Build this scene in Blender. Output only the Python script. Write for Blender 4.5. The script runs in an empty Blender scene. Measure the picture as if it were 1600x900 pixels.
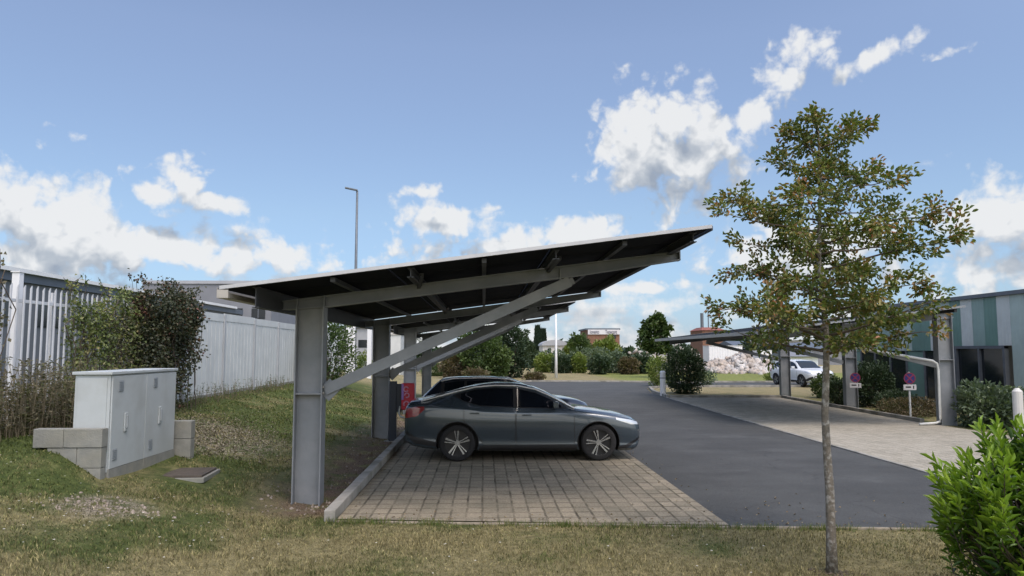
import bpy, bmesh, math, random
import numpy as np
from mathutils import Vector, Matrix
random.seed(7); RS = np.random.RandomState(11)
rad = math.radians
SC = bpy.context.scene
COL = SC.collection

# ------------------------------------------------------------------ camera
F = 1150.0; HC = 2.15
PITCH = math.atan(98/F); YAW = math.atan(44/F*math.cos(PITCH))
cam = bpy.data.cameras.new('camera'); co = bpy.data.objects.new('camera', cam); COL.objects.link(co)
co.location = (0, 0, HC); co.rotation_euler = (math.pi/2+PITCH, 0, -YAW)
cam.sensor_width = 36; cam.lens = 36*F/1600; cam.clip_start = .05; cam.clip_end = 3000
SC.camera = co

def ray(u, v):
    a = (u-800)/F; b = (450-v)/F
    fy = math.cos(PITCH)-b*math.sin(PITCH); fz = math.sin(PITCH)+b*math.cos(PITCH)
    return (a*math.cos(YAW)+fy*math.sin(YAW), -a*math.sin(YAW)+fy*math.cos(YAW), fz)
def G(u, v, h=0):                      # where the sight line to a spot of the photo meets height h
    x, y, z = ray(u, v); t = (h-HC)/z
    return (x*t, y*t)
def P(u, v, Y):                        # ... and where it meets the plane at world Y
    x, y, z = ray(u, v); t = Y/y
    return (x*t, Y, HC+z*t)
def AE(u, v):                          # azimuth / elevation of a direction
    x, y, z = ray(u, v)
    return (math.atan2(x, y), math.atan2(z, math.hypot(x, y)))

# ------------------------------------------------------------------ sun, sky
SUN_EL, SUN_AZ = 62, 158              # azimuth from +Y towards +X
sd = Vector((math.cos(rad(SUN_EL))*math.sin(rad(SUN_AZ)), math.cos(rad(SUN_EL))*math.cos(rad(SUN_AZ)), math.sin(rad(SUN_EL))))
sl = bpy.data.lights.new('sun', 'SUN'); sl.energy = 1.0; sl.angle = rad(26); sl.color = (1, .95, .87)
so = bpy.data.objects.new('sun', sl); COL.objects.link(so)
so.rotation_euler = (-sd).to_track_quat('-Z', 'Y').to_euler()
SC.view_settings.view_transform = 'Standard'; SC.view_settings.look = 'None'
SC.view_settings.exposure = 0.80; SC.view_settings.gamma = 1
SC.cycles.max_bounces = 6; SC.cycles.transparent_max_bounces = 6; SC.cycles.caustics_reflective = False; SC.cycles.caustics_refractive = False

def cloud_group(blobs):
    g = bpy.data.node_groups.new('cloud_density', 'ShaderNodeTree')
    g.interface.new_socket('Vector', in_out='INPUT', socket_type='NodeSocketVector')
    g.interface.new_socket('Density', in_out='OUTPUT', socket_type='NodeSocketFloat'); g.interface.new_socket('Soft', in_out='OUTPUT', socket_type='NodeSocketFloat')
    N = g.nodes; L = g.links
    gi = N.new('NodeGroupInput'); go = N.new('NodeGroupOutput')
    def n1(scale, det, sx=1., sy=1., rough=.55, off=0):
        mp = N.new('ShaderNodeMapping'); mp.inputs['Scale'].default_value = (sx, sy, 1); mp.inputs['Location'].default_value = (off, off*.7, off)
        L.new(gi.outputs[0], mp.inputs[0])
        n = N.new('ShaderNodeTexNoise'); n.inputs['Scale'].default_value = scale; n.inputs['Detail'].default_value = det; n.inputs['Roughness'].default_value = rough; n.noise_dimensions = '2D'
        L.new(mp.outputs[0], n.inputs['Vector']); return n.outputs['Fac']
    def m(op, a, b=0, c=None):
        x = N.new('ShaderNodeMath'); x.operation = op
        for i, s in enumerate((a, b, c)):
            if s is None: continue
            if isinstance(s, (int, float)): x.inputs[i].default_value = s
            else: L.new(s, x.inputs[i])
        return x.outputs[0]
    big = n1(11, 4, off=3.1); fine = n1(26, 7, rough=.60, off=1.7)
    rough = m('ADD', m('MULTIPLY', m('SUBTRACT', big, .5), 1.5), m('MULTIPLY', m('SUBTRACT', fine, .5), 2.6))
    cur = None
    for (u, v, rx, ry, rot, st) in blobs:
        a, e = AE(u, v)
        mp = N.new('ShaderNodeMapping'); mp.vector_type = 'TEXTURE'
        mp.inputs['Location'].default_value = (a, e, 0); mp.inputs['Rotation'].default_value = (0, 0, rad(rot)); mp.inputs['Scale'].default_value = (rx/F, ry/F, 1)
        L.new(gi.outputs[0], mp.inputs[0])
        d = N.new('ShaderNodeVectorMath'); d.operation = 'LENGTH'; L.new(mp.outputs[0], d.inputs[0])
        val = m('MULTIPLY_ADD', m('SUBTRACT', 1.0, d.outputs['Value']), 1.7, st)
        cur = val if cur is None else m('SMOOTH_MAX', cur, val, .15)
    vo = N.new('ShaderNodeTexVoronoi'); vo.feature = 'F1'; vo.voronoi_dimensions = '2D'; vo.inputs['Scale'].default_value = 26; vo.inputs['Detail'].default_value = 2.5; vo.inputs['Roughness'].default_value = .55
    wv_ = N.new('ShaderNodeTexNoise'); wv_.noise_dimensions = '2D'; wv_.inputs['Scale'].default_value = 14; wv_.inputs['Detail'].default_value = 3; L.new(gi.outputs[0], wv_.inputs['Vector'])
    wm_ = N.new('ShaderNodeVectorMath'); wm_.operation = 'MULTIPLY_ADD'; L.new(wv_.outputs['Color'], wm_.inputs[0]); wm_.inputs[1].default_value = (.05, .05, 0); L.new(gi.outputs[0], wm_.inputs[2])
    L.new(wm_.outputs[0], vo.inputs['Vector']); bil = m('MULTIPLY', m('SUBTRACT', .62, vo.outputs['Distance']), 1.3)
    rough = m('ADD', rough, bil)
    blob = m('ADD', cur, rough)
    # broken banks low over the horizon
    sep = N.new('ShaderNodeSeparateXYZ'); L.new(gi.outputs[0], sep.inputs[0]); el = sep.outputs[1]
    low = m('MULTIPLY_ADD', m('SUBTRACT', .135, m('ABSOLUTE', el, 0)), 6.5, -.40)
    b2 = n1(5.5, 3, 1, 3.6, off=9.2)
    sa = m('ABSOLUTE', sep.outputs[0])
    hi_ = m('MAXIMUM', m('MULTIPLY_ADD', m('SUBTRACT', sa, 1.15), 2.2, 0), m('MULTIPLY_ADD', m('SUBTRACT', el, .85), 3.0, 0))  # unseen cloud added overhead and to the rear, raising the fill light
    low = m('ADD', low, m('MINIMUM', m('MAXIMUM', hi_, 0), 1.9))
    bank = m('ADD', m('ADD', low, m('MULTIPLY', m('SUBTRACT', b2, .5), 3.6)), m('MULTIPLY', m('SUBTRACT', fine, .5), 2.6))
    L.new(m('SMOOTH_MAX', blob, bank, .15), go.inputs[0])
    rs_ = m('ADD', m('MULTIPLY', m('SUBTRACT', big, .5), 2.0), m('ADD', bil, m('MULTIPLY', m('SUBTRACT', fine, .5), 1.0)))
    bs_ = m('ADD', m('ADD', low, m('MULTIPLY', m('SUBTRACT', b2, .5), 3.6)), m('MULTIPLY', m('SUBTRACT', fine, .5), 1.5))
    L.new(m('SMOOTH_MAX', m('ADD', cur, rs_), bs_, .15), go.inputs[1])
    return g

W = bpy.data.worlds.new('World'); SC.world = W; W.use_nodes = True
nt = W.node_tree; N = nt.nodes; L = nt.links; N.clear()
def wm(op, a, b=0, c=None, clamp=False):
    x = N.new('ShaderNodeMath'); x.operation = op; x.use_clamp = clamp
    for i, s in enumerate((a, b, c)):
        if s is None: continue
        if isinstance(s, (int, float)): x.inputs[i].default_value = s
        else: L.new(s, x.inputs[i])
    return x.outputs[0]
sky = N.new('ShaderNodeTexSky'); sky.sky_type = 'NISHITA'; sky.sun_disc = False
sky.sun_elevation = rad(SUN_EL); sky.sun_rotation = rad(SUN_AZ); sky.air_density = 1.0; sky.dust_density = .6; sky.ozone_density = 1.3
tc = N.new('ShaderNodeTexCoord'); sp = N.new('ShaderNodeSeparateXYZ'); L.new(tc.outputs['Generated'], sp.inputs[0])
az = wm('ARCTAN2', sp.outputs[0], sp.outputs[1]); el = wm('ARCSINE', sp.outputs[2])
cb = N.new('ShaderNodeCombineXYZ'); L.new(az, cb.inputs[0]); L.new(el, cb.inputs[1])
BLOBS = [(1005,230,70,84,0,.42),(1085,238,76,80,0,.42),(1050,185,72,52,0,.35),
 (1180,170,50,30,50,.0),(1225,118,60,36,55,.05),(1275,82,38,30,30,.0),(1365,92,62,20,18,-.35),(1495,80,34,16,0,-.5),
 (70,345,84,72,0,.5),(150,370,90,52,-20,.3),(30,400,110,45,0,.3),(270,392,105,36,-8,.1),(420,400,130,26,0,.0),
 (285,282,40,38,-20,.1),(250,305,48,20,0,.0),(340,315,50,18,-20,-.2),(695,342,82,32,0,.12),(660,300,60,14,0,-.35),
 (680,392,85,26,4,.1),(870,370,150,30,8,.0),(1560,335,80,52,0,.1),(1570,420,70,36,10,.1),(1000,450,100,14,0,-.1),(1260,400,150,60,0,-.02)]
grp = cloud_group(BLOBS)
d0 = N.new('ShaderNodeGroup'); d0.node_tree = grp; L.new(cb.outputs[0], d0.inputs[0])
ad = N.new('ShaderNodeVectorMath'); ad.operation = 'ADD'; L.new(cb.outputs[0], ad.inputs[0]); ad.inputs[1].default_value = (-.016, .044, 0)
d1 = N.new('ShaderNodeGroup'); d1.node_tree = grp; L.new(ad.outputs[0], d1.inputs[0])
cover = N.new('ShaderNodeMapRange'); cover.interpolation_type = 'SMOOTHSTEP'; L.new(d0.outputs[0], cover.inputs[0])
cover.inputs[1].default_value = -.30; cover.inputs[2].default_value = .80
shade = wm('MULTIPLY_ADD', wm('SUBTRACT', d0.outputs[1], d1.outputs[1]), .42, .64)
shade = wm('SUBTRACT', shade, wm('MULTIPLY', wm('MAXIMUM', d0.outputs[1], 0), .10), None, True)
cr = N.new('ShaderNodeValToRGB'); L.new(shade, cr.inputs[0])
cr.color_ramp.elements[0].position = .0; cr.color_ramp.elements[0].color = (1.95, 2.25, 2.75, 1)
cr.color_ramp.elements[1].position = .85; cr.color_ramp.elements[1].color = (4.9, 4.95, 5.0, 1)
e = cr.color_ramp.elements.new(.42); e.color = (2.9, 3.15, 3.5, 1)
mx = N.new('ShaderNodeMix'); mx.data_type = 'RGBA'; L.new(wm('MULTIPLY', cover.outputs[0], .95), mx.inputs['Factor'])
tint = N.new('ShaderNodeMix'); tint.data_type = 'RGBA'; tint.blend_type = 'MULTIPLY'; tint.inputs['Factor'].default_value = 1
L.new(sky.outputs[0], tint.inputs['A']); tint.inputs['B'].default_value = (1.16, 1.03, 1.0, 1)
hz = N.new('ShaderNodeValToRGB'); L.new(wm('MULTIPLY', wm('ABSOLUTE', el), 2.0), hz.inputs[0])
hz.color_ramp.elements[0].position = 0; hz.color_ramp.elements[0].color = (.44, .58, .92, 1); hz.color_ramp.elements[1].position = .8; hz.color_ramp.elements[1].color = (1.16, 1.03, 1.0, 1)
e = hz.color_ramp.elements.new(.14); e.color = (.56, .64, .80, 1); e = hz.color_ramp.elements.new(.36); e.color = (.82, .82, .85, 1)
L.new(hz.outputs[0], tint.inputs['B'])
L.new(tint.outputs['Result'], mx.inputs['A']); L.new(cr.outputs[0], mx.inputs['B'])
bg = N.new('ShaderNodeBackground'); bg.inputs['Strength'].default_value = .10
# glow round the veiled sun, added out of view to lift the fill light
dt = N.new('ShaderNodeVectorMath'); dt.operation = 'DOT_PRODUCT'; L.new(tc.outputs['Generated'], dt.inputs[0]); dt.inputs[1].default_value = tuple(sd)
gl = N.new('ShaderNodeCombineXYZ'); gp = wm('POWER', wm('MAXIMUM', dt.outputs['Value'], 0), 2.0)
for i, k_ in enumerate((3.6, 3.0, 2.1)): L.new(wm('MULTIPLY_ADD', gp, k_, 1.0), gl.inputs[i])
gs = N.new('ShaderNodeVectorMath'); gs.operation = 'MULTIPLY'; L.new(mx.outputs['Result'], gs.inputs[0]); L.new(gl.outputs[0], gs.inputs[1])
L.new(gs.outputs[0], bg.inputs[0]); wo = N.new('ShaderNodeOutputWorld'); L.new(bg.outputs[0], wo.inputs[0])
W.cycles.sampling_method = 'MANUAL'; W.cycles.sample_map_resolution = 512

# ------------------------------------------------------------------ materials
MATS = {}
def M(name, col, rough=.6, metal=0., var=.12, vs=4., bump=0., bs=40., coat=0., col2=None, spec=.5, c2s=1.2, c2t=(.45, .62)):
    m = bpy.data.materials.new(name); m.use_nodes = True; nt = m.node_tree; N = nt.nodes; L = nt.links
    b = N['Principled BSDF']; b.inputs['Roughness'].default_value = rough; b.inputs['Metallic'].default_value = metal
    b.inputs['Coat Weight'].default_value = coat; b.inputs['Coat Roughness'].default_value = .04; b.inputs['Specular IOR Level'].default_value = spec
    t = N.new('ShaderNodeTexCoord'); n = N.new('ShaderNodeTexNoise'); n.inputs['Scale'].default_value = vs; n.inputs['Detail'].default_value = 6; n.inputs['Roughness'].default_value = .65
    L.new(t.outputs['Object'], n.inputs['Vector'])
    r = N.new('ShaderNodeMapRange'); L.new(n.outputs['Fac'], r.inputs[0]); r.inputs[1].default_value = .3; r.inputs[2].default_value = .7
    r.inputs[3].default_value = 1-var; r.inputs[4].default_value = 1+var
    mm = N.new('ShaderNodeVectorMath'); mm.operation = 'SCALE'; L.new(r.outputs[0], mm.inputs['Scale'])
    if col2:
        n2 = N.new('ShaderNodeTexNoise'); n2.inputs['Scale'].default_value = c2s; n2.inputs['Detail'].default_value = 8; L.new(t.outputs['Object'], n2.inputs['Vector'])
        q = N.new('ShaderNodeMapRange'); L.new(n2.outputs['Fac'], q.inputs[0]); q.inputs[1].default_value = c2t[0]; q.inputs[2].default_value = c2t[1]
        x = N.new('ShaderNodeMix'); x.data_type = 'RGBA'; L.new(q.outputs[0], x.inputs['Factor']); x.inputs['A'].default_value = (*col, 1); x.inputs['B'].default_value = (*col2, 1)
        L.new(x.outputs['Result'], mm.inputs[0])
    else: mm.inputs[0].default_value = col
    L.new(mm.outputs[0], b.inputs['Base Color'])
    if bump:
        n3 = N.new('ShaderNodeTexNoise'); n3.inputs['Scale'].default_value = bs; n3.inputs['Detail'].default_value = 8; L.new(t.outputs['Object'], n3.inputs['Vector'])
        bp = N.new('ShaderNodeBump'); bp.inputs['Strength'].default_value = bump; bp.inputs['Distance'].default_value = .01; L.new(n3.outputs['Fac'], bp.inputs['Height']); L.new(bp.outputs[0], b.inputs['Normal'])
    MATS[name] = m; return m

def leafmat(name, cols, rough=.5, trans=.25, spec=.4):
    kf = {'oak_leaves': 2.2, 'laurel_leaves': 1.15, 'laurel_inner': 1.1, 'ivy_leaves': 2.0, 'dark_leaves': 2.1, 'litter': 1.0}.get(name, 1.4); cols = [tuple(min(.6, c*kf) for c in q) for q in cols]
    m = bpy.data.materials.new(name); m.use_nodes = True; nt = m.node_tree; N = nt.nodes; L = nt.links
    b = N['Principled BSDF']; b.inputs['Roughness'].default_value = rough; b.inputs['Specular IOR Level'].default_value = spec
    a = N.new('ShaderNodeAttribute'); a.attribute_name = 'rnd'
    r = N.new('ShaderNodeValToRGB'); L.new(a.outputs['Fac'], r.inputs[0])
    els = r.color_ramp.elements
    els[0].position = 0; els[0].color = (*cols[0], 1); els[1].position = 1; els[1].color = (*cols[-1], 1)
    for i, c in enumerate(cols[1:-1]):
        e = els.new((i+1)/(len(cols)-1)); e.color = (*c, 1)
    L.new(r.outputs[0], b.inputs['Base Color'])
    t = N.new('ShaderNodeBsdfTranslucent'); sc = N.new('ShaderNodeVectorMath'); sc.operation = 'MULTIPLY'; sc.inputs[1].default_value = (1.1, 1.25, .5); L.new(r.outputs[0], sc.inputs[0]); L.new(sc.outputs[0], t.inputs[0])
    x = N.new('ShaderNodeMixShader'); x.inputs[0].default_value = trans; L.new(b.outputs[0], x.inputs[1]); L.new(t.outputs[0], x.inputs[2])
    L.new(x.outputs[0], N['Material Output'].inputs[0]); MATS[name] = m; return m

m_steel = M('painted_steel', (.195, .212, .228), .5, .15, .10, 3, .12, 60, col2=(.235, .248, .262), c2s=2)
m_panel = M('solar_back', (.004, .005, .008), .8, 0, .2, 2, spec=.12)
m_purlin = M('galvanised_purlin', (.06, .064, .07), .55, .3, .15, 5)
m_edge = M('white_edge_metal', (.47, .48, .49), .45, .1, .08, 3)
m_zinc = M('gutter_metal', (.42, .40, .36), .5, .2, .12, 4)
m_white = M('white_paint', (.72, .73, .74), .45, 0, .05, 3)
m_cab = M('cabinet_paint', (.43, .47, .48), .5, 0, .05, 3, .1, 30, col2=(.39, .42, .42), c2s=2)
m_cabdark = M('cabinet_recess', (.27, .30, .32), .6)
m_conc = M('concrete', (.23, .235, .215), .9, 0, .18, 6, .6, 60, col2=(.22, .22, .19), c2s=3)
m_kerb = M('kerb_concrete', (.30, .29, .26), .9, 0, .2, 5, .6, 50, col2=(.17, .165, .14), c2s=2.5)
m_rust = M('cover_plate', (.10, .085, .07), .8, .2, .25, 9, .5, 60)
m_palis = M('galvanised_pale', (.62, .63, .64), .5, .2, .12, 3)
m_fpanel = M('fence_sheet', (.56, .58, .57), .55, 0, .06, 2, col2=(.51, .53, .525), c2s=1.3)
m_fpost = M('fence_post', (.40, .42, .44), .55, .2, .08, 2)
m_bark = M('bark', (.16, .14, .11), .9, 0, .35, 25, 1., 70, col2=(.30, .285, .25), c2s=22, c2t=(.5, .6))
m_twig = M('twig', (.09, .07, .05), .9, 0, .3, 20)
m_black = M('black_plastic', (.012, .012, .014), .5)
m_rubber = M('tyre_rubber', (.014, .014, .015), .85, 0, .1, 8, .2, 80)
m_glass = M('dark_car_glass', (.006, .008, .012), .06, 0, 0, coat=.3, spec=.45)
m_paint = M('grey_car_paint', (.056, .076, .096), .26, .40, .02, coat=1.)
m_paint2 = M('dark_car_paint', (.012, .016, .028), .3, .3, .02, coat=1.)
m_paint3 = M('white_car_paint', (.62, .64, .66), .35, 0, .02, coat=.6)
m_roofshine = M('painted_roof_shine', (.80, .80, .81), .35, .25, .02)  # pale tone standing in for sky reflected in the car roof edges
m_rim = M('machined_alloy', (.42, .43, .44), .25, .8, .05)
m_rimdark = M('rim_black', (.02, .02, .022), .4, .2)
m_red = M('red_lens', (.22, .008, .012), .15, 0, .1, coat=1)
m_lens = M('clear_lens', (.55, .58, .6), .12, .3, .1, coat=1)
m_lamp = M('lamp_grey', (.13, .15, .17), .5, .3)
m_brick = M('red_brick', (.19, .10, .065), .9, 0, .25, 2.5)
m_render = M('pale_render', (.55, .54, .51), .85, 0, .08, 1)
m_greywall = M('grey_cladding', (.19, .20, .22), .6, .1, .08, 1)
m_greywall2 = M('light_grey_cladding', (.34, .355, .375), .6, .1, .08, 1)
m_roof = M('dark_roof', (.09, .11, .14), .6, 0, .1, 1)
m_win = M('window_dark', (.012, .016, .02), .1, 0, 0, spec=.6)
m_gp = [M('green_cladding', (.13, .235, .205), .35, 0, .10, 1.5), M('teal_cladding', (.24, .335, .315), .35, 0, .1, 1.5), M('pale_cladding', (.52, .55, .54), .35, 0, .1, 1.5), M('grey_green_cladding', (.38, .46, .44), .35, 0, .1, 1.5)]
m_frame = M('door_frame_metal', (.13, .14, .16), .5, .3)
m_blue = M('sign_blue', (.025, .03, .17), .4, 0, .05)
m_signred = M('sign_red', (.24, .03, .07), .4, 0, .05)
m_signwhite = M('sign_white', (.6, .6, .62), .5, 0, .05)
m_crate = M('crate_rust', (.22, .08, .06), .7, 0, .2, 3)
m_cred = M('charger_red', (.5, .02, .05), .35, 0, .1, 10, coat=.5)
m_cpink = M('charger_pink', (.62, .30, .45), .4, 0, .1)
m_cpurp = M('charger_purple', (.30, .18, .55), .4, 0, .1)
m_cdark = M('charger_dark', (.012, .022, .04), .4)
m_cable = M('pale_cable', (.42, .45, .42), .5)
m_rubble = M('rubble', (.36, .31, .265), .9, 0, .35, .8, .6, 10, col2=(.44, .43, .41), c2s=.7)

lf_tree = leafmat('oak_leaves', [(.030, .045, .012), (.052, .074, .018), (.085, .092, .026), (.14, .085, .036), (.25, .09, .06)], .4)
lf_laurel = leafmat('laurel_leaves', [(.050, .10, .012), (.11, .20, .022), (.20, .31, .035), (.29, .40, .06)], .35, .3, .5)
lf_ivy = leafmat('ivy_leaves', [(.035, .048, .016), (.065, .085, .028), (.10, .115, .038), (.14, .12, .06)], .5)
lf_dark = leafmat('dark_leaves', [(.010, .014, .008), (.02, .026, .012), (.035, .035, .018), (.07, .03, .022)], .5, .12)
lf_dry = leafmat('dry_growth', [(.05, .052, .03), (.085, .078, .048), (.13, .115, .075), (.07, .085, .035)], .7)
lf_bush = leafmat('bush_leaves', [(.03, .05, .018), (.05, .08, .025), (.075, .11, .035)], .55)
lf_bushd = leafmat('dark_bush_leaves', [(.014, .028, .014), (.026, .045, .02), (.04, .062, .03)], .55, .15)
lf_bushy = leafmat('yellow_bush_leaves', [(.07, .10, .02), (.11, .15, .03), (.15, .17, .045)], .55)
lf_bushb = leafmat('brown_bush_leaves', [(.06, .05, .03), (.10, .075, .045), (.07, .075, .03)], .6)
lf_olive = leafmat('silver_leaves', [(.05, .075, .045), (.08, .11, .07), (.12, .15, .09)], .55)
lf_con = leafmat('conifer_leaves', [(.010, .022, .012), (.018, .034, .016)], .7, .05)

# ground materials -------------------------------------------------
def grass_color(N, L, pos, jit=None):
    """patches of green, straw and bare earth, fixed in the ground"""
    def noise(s, d, off=0, rough=.6):
        mp = N.new('ShaderNodeMapping'); mp.inputs['Location'].default_value = (off, off, 0); L.new(pos, mp.inputs[0])
        n = N.new('ShaderNodeTexNoise'); n.inputs['Scale'].default_value = s; n.inputs['Detail'].default_value = d; n.inputs['Roughness'].default_value = rough; L.new(mp.outputs[0], n.inputs[0]); return n.outputs['Fac']
    def rng(x, a, b, c=0, d=1):
        r = N.new('ShaderNodeMapRange'); L.new(x, r.inputs[0]); r.interpolation_type = 'SMOOTHSTEP'
        for i, q in enumerate((a, b, c, d)): r.inputs[i+1].default_value = q
        return r.outputs[0]
    def mix(f, A, B):
        x = N.new('ShaderNodeMix'); x.data_type = 'RGBA'
        L.new(f, x.inputs['Factor'])
        for s, k in ((A, 'A'), (B, 'B')):
            if isinstance(s, tuple): x.inputs[k].default_value = (*s, 1)
            else: L.new(s, x.inputs[k])
        return x.outputs['Result']
    def mul(a, b, op='MULTIPLY'):
        x = N.new('ShaderNodeMath'); x.operation = op; x.use_clamp = True
        for i, s in enumerate((a, b)):
            if isinstance(s, (int, float)): x.inputs[i].default_value = s
            else: L.new(s, x.inputs[i])
        return x.outputs[0]
    sep = N.new('ShaderNodeSeparateXYZ'); L.new(pos, sep.inputs[0]); X, Y = sep.outputs[0], sep.outputs[1]
    n1 = noise(.75, 7, 3); n2 = noise(9, 5, 9); n3 = noise(60, 3, 1)
    green = mix(rng(n2, .3, .7), (.050, .072, .020), (.098, .122, .036))
    dry = mix(rng(n2, .3, .7), (.165, .145, .070), (.28, .245, .125))
    # drier near the paving and towards the viewer's right, greener up the bank
    f = mul(rng(X, -6.5, -1.0, -.10, .05), n1, 'ADD')
    # (clamped add above keeps it within 0..1)
    f = mul(f, rng(Y, 9.5, 8.5, -.06, .05), 'ADD')
    if jit is not None: f = mul(f, rng(jit, 0, 1, -.13, .16), 'ADD')
    c = mix(rng(f, .36, .60), green, dry)
    # straw far verges
    c = mix(mul(rng(Y, 33, 37), rng(n1, .25, .55, .5, 1)), c, (.24, .205, .11))
    c = mix(mul(mul(rng(Y, 50, 52), rng(Y, 72, 70)), rng(X, 9, 11)), c, (.17, .19, .055))
    # bare brown earth by the kerb under the canopy
    e = mul(mul(rng(X, -3.6, -2.3), rng(X, -1.2, -1.8)), mul(rng(Y, 9.2, 10.2), rng(Y, 34, 22)))
    e = mul(e, rng(noise(2.1, 7, 5), .34, .56))
    c = mix(e, c, mix(rng(n3, .3, .7), (.11, .075, .052), (.19, .14, .10)))
    # stony worn patch
    d = N.new('ShaderNodeVectorMath'); d.operation = 'DISTANCE'; d.inputs[1].default_value = (-4.35, 8.75, .1); L.new(pos, d.inputs[0])
    s = mul(rng(d.outputs['Value'], .75, .2), rng(n2, .38, .55))
    c = mix(s, c, mix(rng(n3, .4, .6), (.13, .11, .085), (.33, .29, .24)))
    d = N.new('ShaderNodeVectorMath'); d.operation = 'DISTANCE'; d.inputs[1].default_value = (-5.3, 14.3, .5); L.new(pos, d.inputs[0])
    s = mul(rng(d.outputs['Value'], 2.1, .8), rng(noise(14, 5, 2), .42, .6))
    c = mix(s, c, (.26, .235, .18))
    fine = N.new('ShaderNodeVectorMath'); fine.operation = 'SCALE'; L.new(c, fine.inputs[0]); L.new(rng(n3, .3, .7, .75, 1.3), fine.inputs['Scale'])
    return fine.outputs[0]
def gmat(name, blade=False):
    m = bpy.data.materials.new(name); m.use_nodes = True; nt = m.node_tree; N = nt.nodes; L = nt.links
    b = N['Principled BSDF']; b.inputs['Roughness'].default_value = .9; b.inputs['Specular IOR Level'].default_value = .2
    g = N.new('ShaderNodeNewGeometry'); a = N.new('ShaderNodeAttribute'); a.attribute_name = 'rnd'; wn = N.new('ShaderNodeTexWhiteNoise'); wn.noise_dimensions = '1D'; L.new(a.outputs['Fac'], wn.inputs['W'])
    c = grass_color(N, L, g.outputs['Position'], wn.outputs['Value'] if blade else None)
    if blade:
        r = N.new('ShaderNodeMapRange'); L.new(a.outputs['Fac'], r.inputs[0]); r.inputs[3].default_value = .65; r.inputs[4].default_value = 1.85
        s = N.new('ShaderNodeVectorMath'); s.operation = 'SCALE'; L.new(c, s.inputs[0]); L.new(r.outputs[0], s.inputs['Scale']); c = s.outputs[0]
        t = N.new('ShaderNodeBsdfTranslucent'); L.new(c, t.inputs[0]); x = N.new('ShaderNodeMixShader'); x.inputs[0].default_value = .3
        L.new(b.outputs[0], x.inputs[1]); L.new(t.outputs[0], x.inputs[2]); L.new(x.outputs[0], N['Material Output'].inputs[0])
    else:
        n = N.new('ShaderNodeTexNoise'); n.inputs['Scale'].default_value = 22; n.inputs['Detail'].default_value = 10; n.inputs['Roughness'].default_value = .75; L.new(g.outputs['Position'], n.inputs[0])
        bp = N.new('ShaderNodeBump'); bp.inputs['Strength'].default_value = .9; bp.inputs['Distance'].default_value = .06; L.new(n.outputs['Fac'], bp.inputs['Height']); L.new(bp.outputs[0], b.inputs['Normal'])
    L.new(c, b.inputs['Base Color']); return m
m_ground = gmat('grass_ground'); m_blade = gmat('grass_blades', True)

def asphalt(name, col):
    m = M(name, col, .85, 0, .10, .6, .5, 160, col2=tuple(c*1.25 for c in col), c2s=.5)
    nt = m.node_tree; N = nt.nodes; L = nt.links; b = N['Principled BSDF']
    g = N.new('ShaderNodeNewGeometry'); v = N.new('ShaderNodeTexVoronoi'); v.inputs['Scale'].default_value = 110; L.new(g.outputs['Position'], v.inputs['Vector'])
    mp = N.new('ShaderNodeMapping'); mp.inputs['Scale'].default_value = (.25, 1.6, 1); L.new(g.outputs['Position'], mp.inputs[0])
    n = N.new('ShaderNodeTexNoise'); n.inputs['Scale'].default_value = 1.2; n.inputs['Detail'].default_value = 7; L.new(mp.outputs[0], n.inputs[0])
    r = N.new('ShaderNodeMapRange'); L.new(v.outputs['Color'], r.inputs[0]); r.inputs[3].default_value = .6; r.inputs[4].default_value = 1.45
    r2 = N.new('ShaderNodeMapRange'); L.new(n.outputs['Fac'], r2.inputs[0]); r2.inputs[1].default_value = .3; r2.inputs[2].default_value = .7; r2.inputs[3].default_value = .88; r2.inputs[4].default_value = 1.12
    mu0 = N.new('ShaderNodeMath'); mu0.operation = 'MULTIPLY'; L.new(r.outputs[0], mu0.inputs[0]); L.new(r2.outputs[0], mu0.inputs[1])
    wv = N.new('ShaderNodeTexNoise'); wv.inputs['Scale'].default_value = 1.7; wv.inputs['Detail'].default_value = 6; L.new(g.outputs['Position'], wv.inputs[0])
    wa = N.new('ShaderNodeVectorMath'); wa.operation = 'MULTIPLY_ADD'; L.new(wv.outputs['Color'], wa.inputs[0]); wa.inputs[1].default_value = (1.1, 1.1, 0); L.new(g.outputs['Position'], wa.inputs[2])
    ck = N.new('ShaderNodeTexVoronoi'); ck.feature = 'DISTANCE_TO_EDGE'; ck.inputs['Scale'].default_value = .33; L.new(wa.outputs[0], ck.inputs['Vector'])
    cm = N.new('ShaderNodeMapRange'); L.new(ck.outputs['Distance'], cm.inputs[0]); cm.inputs[1].default_value = .0; cm.inputs[2].default_value = .006; cm.inputs[3].default_value = .62; cm.inputs[4].default_value = 1.0
    st_ = N.new('ShaderNodeTexNoise'); st_.inputs['Scale'].default_value = .8; st_.inputs['Detail'].default_value = 9; st_.inputs['Roughness'].default_value = .7; L.new(g.outputs['Position'], st_.inputs[0])
    sm = N.new('ShaderNodeMapRange'); L.new(st_.outputs['Fac'], sm.inputs[0]); sm.inputs[1].default_value = .52; sm.inputs[2].default_value = .7; sm.inputs[3].default_value = .95; sm.inputs[4].default_value = 1.28
    mu1 = N.new('ShaderNodeMath'); mu1.operation = 'MULTIPLY'; L.new(cm.outputs[0], mu1.inputs[0]); L.new(sm.outputs[0], mu1.inputs[1])
    mu = N.new('ShaderNodeMath'); mu.operation = 'MULTIPLY'; L.new(mu0.outputs[0], mu.inputs[0]); L.new(mu1.outputs[0], mu.inputs[1])
    src = b.inputs['Base Color'].links[0].from_socket
    s = N.new('ShaderNodeVectorMath'); s.operation = 'SCALE'; L.new(src, s.inputs[0]); L.new(mu.outputs[0], s.inputs['Scale']); L.new(s.outputs[0], b.inputs['Base Color'])
    return m
m_asph = asphalt('asphalt', (.048, .0505, .049))

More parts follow.
